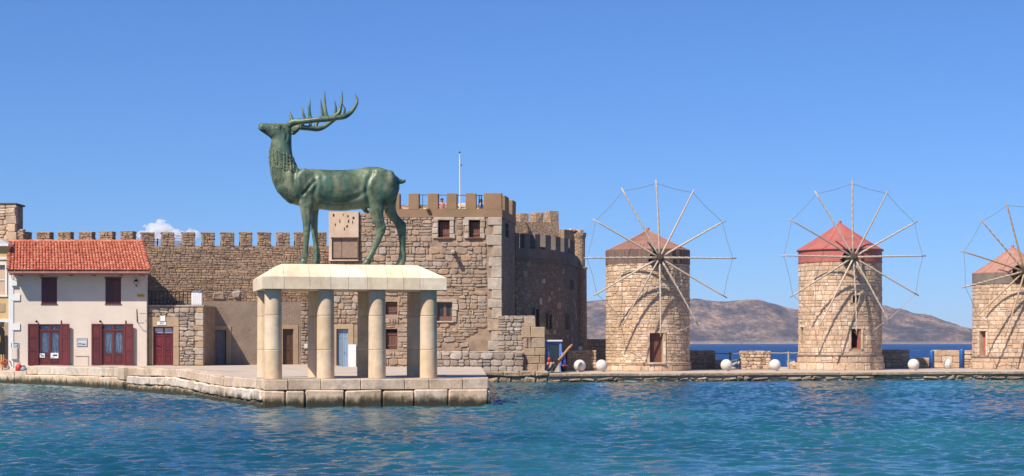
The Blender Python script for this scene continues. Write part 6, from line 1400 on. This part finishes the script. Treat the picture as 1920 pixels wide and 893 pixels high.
# ------------------------------------------------------------------ things on the mole
def make_mole():
    rg = random.Random(301)
    for i, (u, y, lab) in enumerate(((1087, 110.0, 'white stone ball before the small block wall by the fort'), (1128, 110.3, 'white stone ball touching the left foot of the brown capped windmill'), (1362, 112.5, 'white stone ball left of the rubble block between the two mills'), (1453, 112.8, 'white stone ball right of the rubble block between the two mills'), (1713, 115.5, 'white stone ball right of the red capped windmill'))):
        x = X(u, y); t = thing('stone_ball', (x, y, .53), lab, 'stone ball', 'white stone balls along the mole')
        m = MB(); m.ball((x, y, .53 + .40), .385, 28, 18); m.build('ball', M['ball_white'], t, True)
        m = MB(); m.lathe((x, y, .53), [(.2, 0), (.22, .03), (.2, .09)], 18); m.build('base', M['ball_white'], t, True)
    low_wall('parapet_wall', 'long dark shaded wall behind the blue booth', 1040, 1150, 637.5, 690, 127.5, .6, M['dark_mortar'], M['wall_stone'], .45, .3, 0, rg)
    r_, F = low_wall('block_wall', 'small plastered rubble wall behind the first white ball', 1063.5, 1118, 659, 692, 117.5, .8, M['mill_mortar'], M['mill_stone'], .28, .2, 0, rg)
    a, z = F.st(1088, 655); t = thing('round_stone', F.pt(a, Z(659, 117.5) + .06, -.3), 'round pale stone lying on the small block wall', 'stone'); m = MB(); m.ball(F.pt(a, z + .03, -.3), (.17, .16, .19), 14, 10); m.build('stone', M['ball_white'], t, True)
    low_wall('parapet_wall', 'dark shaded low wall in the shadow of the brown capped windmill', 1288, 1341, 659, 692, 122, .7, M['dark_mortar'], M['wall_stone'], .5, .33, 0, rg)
    low_wall('parapet_wall', 'sunlit rubble block between the brown capped and red capped windmills', 1390, 1445, 660, 693, 119.5, .9, M['mill_mortar'], M['mill_stone'], .34, .25, 50, rg, depth=.1)
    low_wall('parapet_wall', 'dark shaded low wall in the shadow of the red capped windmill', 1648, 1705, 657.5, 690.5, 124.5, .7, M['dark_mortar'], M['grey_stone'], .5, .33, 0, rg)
    low_wall('parapet_wall', 'low broken wall end left of the left blue post', 1716, 1743, 673, 690, 124, .6, M['mill_mortar'], M['mill_stone'], .3, .22, 0, rg)
    low_wall('parapet_wall', 'sunlit block wall between the two blue posts', 1750, 1800, 658.5, 690, 124.6, .7, M['mill_mortar'], M['mill_stone'], .62, .42, 20, rg, sq=True)
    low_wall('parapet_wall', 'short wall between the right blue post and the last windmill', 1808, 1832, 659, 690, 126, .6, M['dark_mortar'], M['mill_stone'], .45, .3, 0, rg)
    low_wall('parapet_wall', 'knee high wall stub left of the third white ball', 1341, 1357, 677, 691, 121, .5, M['mill_mortar'], M['grey_stone'], .3, .2, 0, rg)
    low_wall('parapet_wall', 'knee high wall stub at the foot of the red capped windmill', 1484, 1500, 682, 692, 121.6, .5, M['mill_mortar'], M['mill_stone'], .3, .2, 0, rg)
    p = P(1777, 690.5, 122.5); t = thing('white_boulder', p, 'whitewashed boulder leaning on the block wall between the blue posts', 'boulder'); m = MB(); m.ball(p + Vector((0, 0, .3)), (.33, .3, .4), 9, 7); m.build('boulder', M['ball_white'], t)
    for u, v0, lab in ((1747, 657, 'left blue wooden post beside the block wall'), (1803.5, 654, 'right blue wooden post near the last windmill')):
        p = P(u, 690.5, 123.3); t = thing('blue_post', p, lab, 'post', 'blue posts on the mole'); h = Z(v0, 123.3) - p.z
        m = MB(); m.lathe(p, [(.19, -.02), (.19, h - .12), (.16, h - .04), (.1, h)], 14); m.build('shaft', M['blue_paint'], t, True); m = MB(); m.lathe(p, [(.2, 0), (.2, .06)], 14); m.build('collar', M['blue_paint'], t)
    for u0, u1, up, vr, y, lab in ((1341, 1391, 1369, 663, 121.5, 'rope rail on a rusty post left of the rubble block'), (1444, 1499, 1478.5, 662, 122, 'rope rail on a pale post right of the rubble block')):
        p = P(up, 692, y); t = thing('rope_rail', p, lab, 'railing', 'rope rails facing the open sea'); z = Z(vr, y)
        m = MB(); m.lathe((p.x, y, p.z), [(.075, 0), (.07, z - p.z), (.085, z - p.z + .01), (.06, z - p.z + .09)], 10); m.build('post', M['beam_wood'] if up < 1400 else M['spar'], t)
        m = MB(); xs = [X(u0, y), (X(u0, y) + p.x) / 2, p.x, (X(u1, y) + p.x) / 2, X(u1, y)]; m.tube([(xs[0], y, z), (xs[1], y, z - .02), (xs[2], y, z), (xs[3], y, z - .02), (xs[4], y, z + .03)], .038, 8); m.build('rail', M['spar'] if up > 1400 else M['beam_wood'], t)
    # moored skiff seen between the third ball and the rubble block
    for (u, w, y, lab) in ((1382, 11, 123, 'blue and white skiff hauled out left of the rubble block'), (1484, 9, 124, 'white tarpaulin covered skiff near the red capped windmill')):
        p = P(u, 691, y); t = thing('skiff', p, lab, 'boat'); hw = w * y / FPX; m = MB(); rr = []
        for q in np.linspace(-1, 1, 9):
            b = (1 - abs(q) ** 2.2); rr.append([p + Vector((hw * .9 * b * c_, q * 1.3, zz + .12 * q * q)) for c_, zz in ((-1, .5), (-.9, .25), (-.5, .06), (0, .02), (.5, .06), (.9, .25), (1, .5), (.85, .48), (0, .2), (-.85, .48))])
        m.loft(rr); m.build('hull', M['white_paint'], t); m = MB(); m.tube([p + Vector((hw * .95 * (1 - abs(q) ** 2.2), q * 1.3, .5 + .12 * q * q)) for q in np.linspace(-.98, .98, 9)], .04, 6); m.tube([p + Vector((-hw * .95 * (1 - abs(q) ** 2.2), q * 1.3, .5 + .12 * q * q)) for q in np.linspace(-.98, .98, 9)], .04, 6); m.build('gunwale', M['ink_blue'], t)
    # blue booth and fishing gear beside the stepped wall
    y = 109.5; F = face_px(1024.5, y, 1053, y); z0 = .54; zt = Z(637.5, y); t = thing('blue_booth', F.pt(F.L / 2, z0), 'blue framed glass booth beside the stepped wall', 'booth')
    m = MB(); L = F.L
    for a0, a1 in ((0, .14), (L - .15, L)):
        m.fbox(F, a0, a1, z0, zt - .1, -.12, 0); m.fbox(F, a0, a1, z0, zt - .1, -1.0, -.88)
    m.fbox(F, .14, L - .15, zt - .25, zt - .1, -.1, -.005); m.build('frame', M['blue_frame'], t)
    m = MB(); m.fbox(F, -.05, L + .05, zt - .098, zt, -1.1, .1); m.build('roof', M['white_paint'], t)
    m = MB(); m.fbox(F, .14, L - .15, z0 + .62, zt - .25, -.07, -.05); m.build('pane', M['dark_glass'], t)
    m = MB(); m.fbox(F, .14, L - .15, z0, z0 + .62, -.08, -.03); m.build('lower_panel', M['grey_trim'], t)
    m = MB(); m.fbox(F, .14, L - .15, z0 + .05, zt - .2, -.98, -.92); m.build('back_panel', M['dark_glass'], t)
    p = P(1029, 683, 108.9); t = thing('fishing_float', P(1029, 690, 108.9), 'red and orange fishing float hanging on the blue booth', 'float')
    m = MB(); m.ball(P(1029.5, 675, 109.2), (.11, .1, .17), 12, 8); m.build('red_float', M['red_plastic'], t, True); m = MB(); m.ball(P(1028, 682.5, 109.2), (.11, .1, .12), 12, 8); m.build('orange_float', M['orange_plastic'], t, True); m = MB(); m.tube([P(1029.5, 660, 109.3), P(1029.5, 672, 109.25)], .015, 5); m.build('cord', M['rope'], t)
    t = thing('leaning_beams', P(1030, 695, 108.6), 'pair of bare brown timbers leaning in front of the blue booth', 'timber')
    for k, (a, b) in enumerate((((1029, 690), (1073, 646.5)), ((1038, 689), (1060, 661)))):
        m = MB(); pa, pb = P(a[0], a[1] + 5, 108.2), P(b[0], b[1], 108.9); n = 7; m.tube([pa.lerp(pb, i / (n - 1)) + Vector((rg.uniform(-.02, .02), 0, rg.uniform(-.02, .02))) for i in range(n)], [.07, .075, .07, .075, .08, .085, .08][:n], 8); m.build('timber', M['beam_wood'], t, True)
    p = P(1057.5, 697, 108.8); t = thing('blue_bundle', p, 'blue tarpaulin roll in a dark tub with a red rim', 'bundle')
    m = MB(); m.lathe(p, [(.2, 0), (.22, .32), (.23, .36)], 14); m.build('tub', M['iron'], t, True); m = MB(); m.lathe(p, [(.235, .362), (.25, .38), (.235, .42), (.12, .43)], 14); m.build('rim', M['red_plastic'], t, True)
    m = MB(); m.tube([p + Vector((.0, 0, .3)), p + Vector((-.03, 0, .7)), p + Vector((-.1, 0, 1.05)), p + Vector((-.2, .05, 1.3))], [.15, .16, .13, .06], 10); m.build('tarpaulin', M['blue_plastic'], t, True)
    p = P(1068.5, 637, 127); t = thing('yellow_lamp_post', p, 'weathered yellow post with a bent lamp head above the shaded wall', 'lamp post')
    m = MB(); z1, z2 = Z(620, 127), Z(602, 127); m.tube([p, (p.x, 127, z1)], .11, 8); m.build('sleeve', M['yellow'], t); m = MB(); m.tube([(p.x, 127, z1), (p.x + .03, 127, z2)], .075, 8); m.build('pole', M['beam_wood'], t)
    m = MB(); m.tube([(p.x - .08, 126.9, z2), (p.x + .12, 126.9, z2 + .1), (p.x + .22, 126.9, z2 + .45)], [.13, .1, .09], 8); m.build('lamp_head', M['yellow'], t); m = MB(); m.ball((p.x + .02, 126.75, z2 - .02), (.14, .08, .06), 10, 6); m.build('lens', M['ball_white'], t, True)
    p = P(1076, 636.5, 127.2); t = thing('white_bird', p, 'small white bird perched on the shaded wall by the yellow post', 'bird')
    m = MB(); m.ball(p + Vector((0, 0, .12)), (.2, .09, .09), 12, 8, Matrix.Rotation(R(-15), 4, 'Y')); m.ball(p + Vector((-.18, 0, .22)), .06, 8, 6); m.tube([p + Vector((.12, 0, .1)), p + Vector((.34, 0, .06))], [.06, .015], 6); m.tube([p + Vector((-.22, 0, .215)), p + Vector((-.3, 0, .2))], [.02, .004], 5); m.build('body', M['bird_white'], t, True)
    m = MB(); m.tube([p + Vector((.0, .02, .06)), p + Vector((.0, .02, 0))], .01, 5); m.tube([p + Vector((.0, -.02, .06)), p + Vector((.0, -.02, 0))], .01, 5); m.build('legs', M['yellow'], t)
make_mole()

# ------------------------------------------------------------------ visitors on the keep roof
def make_person(loc, facing, label, shirt, trousers, skin, hair, arm_up=0.0):
    t = thing('person', loc, label, 'person', 'visitors on the keep roof'); loc = Vector(loc)
    me = bpy.data.meshes.new('p'); V, E, RR = [], [], []
    def add(p, r, par=None):
        V.append(p); RR.append(r)
        if par is not None: E.append((par, len(V) - 1))
        return len(V) - 1
    pel = add((0, 0, .95), .15); ch = add((0, 0, 1.2), .14, pel); sh = add((0, 0, 1.42), .13, ch); nk = add((0, 0, 1.52), .055, sh); hd = add((0, -.02, 1.62), .095, nk); add((0, -.01, 1.72), .085, hd)
    for s in (-1, 1):
        h = add((s * .10, 0, .88), .1, pel); k = add((s * .11, -.02, .48), .065, h); f = add((s * .11, .01, .08), .045, k); add((s * .12, -.16, .04), .04, f)
        a = add((s * .19, 0, 1.42), .06, sh); e = add((s * .26, .02 - .1 * arm_up, 1.14), .045, a); w = add((s * (.27 - .1 * arm_up), -.08 - .18 * arm_up, .92 + .2 * arm_up), .034, e); add((s * (.26 - .1 * arm_up), -.12 - .2 * arm_up, .84 + .22 * arm_up), .03, w)
    me.from_pydata(V, E, []); o = bpy.data.objects.new('p', me); COL.objects.link(o)
    sk = o.modifiers.new('s', 'SKIN'); 
    if not me.skin_vertices: me.attributes.new  # layer is made with the modifier's operator; fall back below
    import bmesh
    b = bmesh.new(); b.from_mesh(me); ly = b.verts.layers.skin.verify(); b.verts.ensure_lookup_table()
    for i, v in enumerate(b.verts): v[ly].radius = (RR[i], RR[i]); v[ly].use_root = (i == 0)
    b.to_mesh(me); b.free()
    o.modifiers.new('u', 'SUBSURF').levels = 2
    dg = bpy.context.evaluated_depsgraph_get(); m2 = bpy.data.meshes.new_from_object(o.evaluated_get(dg)); bpy.data.objects.remove(o)
    m2.name = 'body'; m2.materials.clear()
    for c in (skin, shirt, trousers): m2.materials.append(c)
    for p in m2.polygons:
        z = p.center.z; x = abs(p.center.x); p.use_smooth = True
        p.material_index = 0 if z > 1.5 or (x > .21 and z < 1.25) else (1 if z > .93 else 2)
    bo = bpy.data.objects.new('body', m2); COL.objects.link(bo); bo.parent = t
    m = MB(); m.ball((0, .01, 1.70), (.105, .115, .10), 12, 8); m.ball((0, .05, 1.62), (.095, .08, .10), 10, 8); m.build('hair', hair, t, True, origin=(0, 0, 0))
    m = MB()
    for s in (-1, 1): m.ball((s * .035, -.105, 1.645), .012, 6, 4)
    m.build('eyes', M['ink'], t, origin=(0, 0, 0)); m = MB(); m.ball((0, -.118, 1.615), (.014, .02, .022), 6, 5); m.build('nose', skin, t, origin=(0, 0, 0))
    t.rotation_euler = (0, 0, facing)
skin = mat_plain('skin', (.45, .25, .17), .6, var=.06, bs=0)
zroof = K.st(800, 392)[1] - 1.0
y_ = 107.8
make_person((X(828.5, y_), y_, zroof + .02), .1, 'dark haired person in a pink top standing in a gap of the keep battlements', mat_plain('shirt_pink', (.55, .22, .20), .8), mat_plain('jeans', (.05, .09, .22), .8), skin, M['ink'], 1.0)
make_person((X(902, y_), y_, zroof - .02), 1.2, 'person in a light blue shirt beside the right corner battlement', mat_plain('shirt_blue', (.30, .42, .62), .8), mat_plain('trousers_dark', (.03, .03, .04), .8), skin, M['hub_wood'], 0.4)

# ------------------------------------------------------------------ cloud and air
def make_cloud():
    rg = random.Random(401); D = 11000.0; m = MB()
    for u, v, r0 in ((300, 424, 13), (292, 431, 15), (310, 431, 15), (322, 434, 13), (276, 436, 11), (262, 440, 9), (250, 441, 7), (240, 443, 6), (355, 434, 9), (364, 437, 9), (345, 440, 9), (300, 445, 18), (330, 448, 16), (275, 449, 14), (360, 449, 12), (272, 424, 4.5), (303, 415, 8), (372, 442, 7)):
        for k in range(7):
            rr = r0 * rg.uniform(.35, .7); a = rg.uniform(0, 6.28); d = r0 * rg.uniform(.1, .75); p = P(u + d * math.cos(a), v + d * math.sin(a) * .8, D + rg.uniform(-60, 60)); q = rr * D / FPX; m.ball(p, (q * 1.1, q * 1.4, q * .9), 10, 7)
    mt = bpy.data.materials.new('cloud_vapour'); mt.use_nodes = True; n, l = mt.node_tree.nodes, mt.node_tree.links
    for x in list(n):
        if x.type == 'BSDF_PRINCIPLED': n.remove(x)
    pv = n.new('ShaderNodeVolumePrincipled'); pv.inputs['Color'].default_value = (1, 1, 1, 1); pv.inputs['Anisotropy'].default_value = .2
    f = noise(n, l, .03, 4, .6); r = ramp(n, [(.38, (0, 0, 0)), (.62, (1, 1, 1))]); l.new(f, r.inputs[0])
    l.new(math_(n, l, 'MULTIPLY', r.outputs[0], .05), pv.inputs['Density']); l.new(pv.outputs[0], n['Material Output'].inputs['Volume'])
    o = m.build('cloud', mt, None, fix=True); tag(o, 'small white cumulus cloud rising behind the curtain wall', 'cloud', None, 'stuff')
    rm = o.modifiers.new('r', 'REMESH'); rm.mode = 'VOXEL'; rm.voxel_size = 6.0
make_cloud()

def make_haze():
    m = MB(); m.box(-5100, 5100, -450, 9100, -5.5, 140)
    mt = bpy.data.materials.new('thin_haze'); mt.use_nodes = True; n, l = mt.node_tree.nodes, mt.node_tree.links
    for x in list(n):
        if x.type == 'BSDF_PRINCIPLED': n.remove(x)
    pv = n.new('ShaderNodeVolumePrincipled'); pv.inputs['Color'].default_value = (.86, .90, 1, 1); pv.inputs['Density'].default_value = .00006; pv.inputs['Anisotropy'].default_value = .1
    l.new(pv.outputs[0], n['Material Output'].inputs['Volume'])
    tag(m.build('haze', mt, None), 'thin pale sea haze over the strait', None, None, 'stuff')
make_haze()
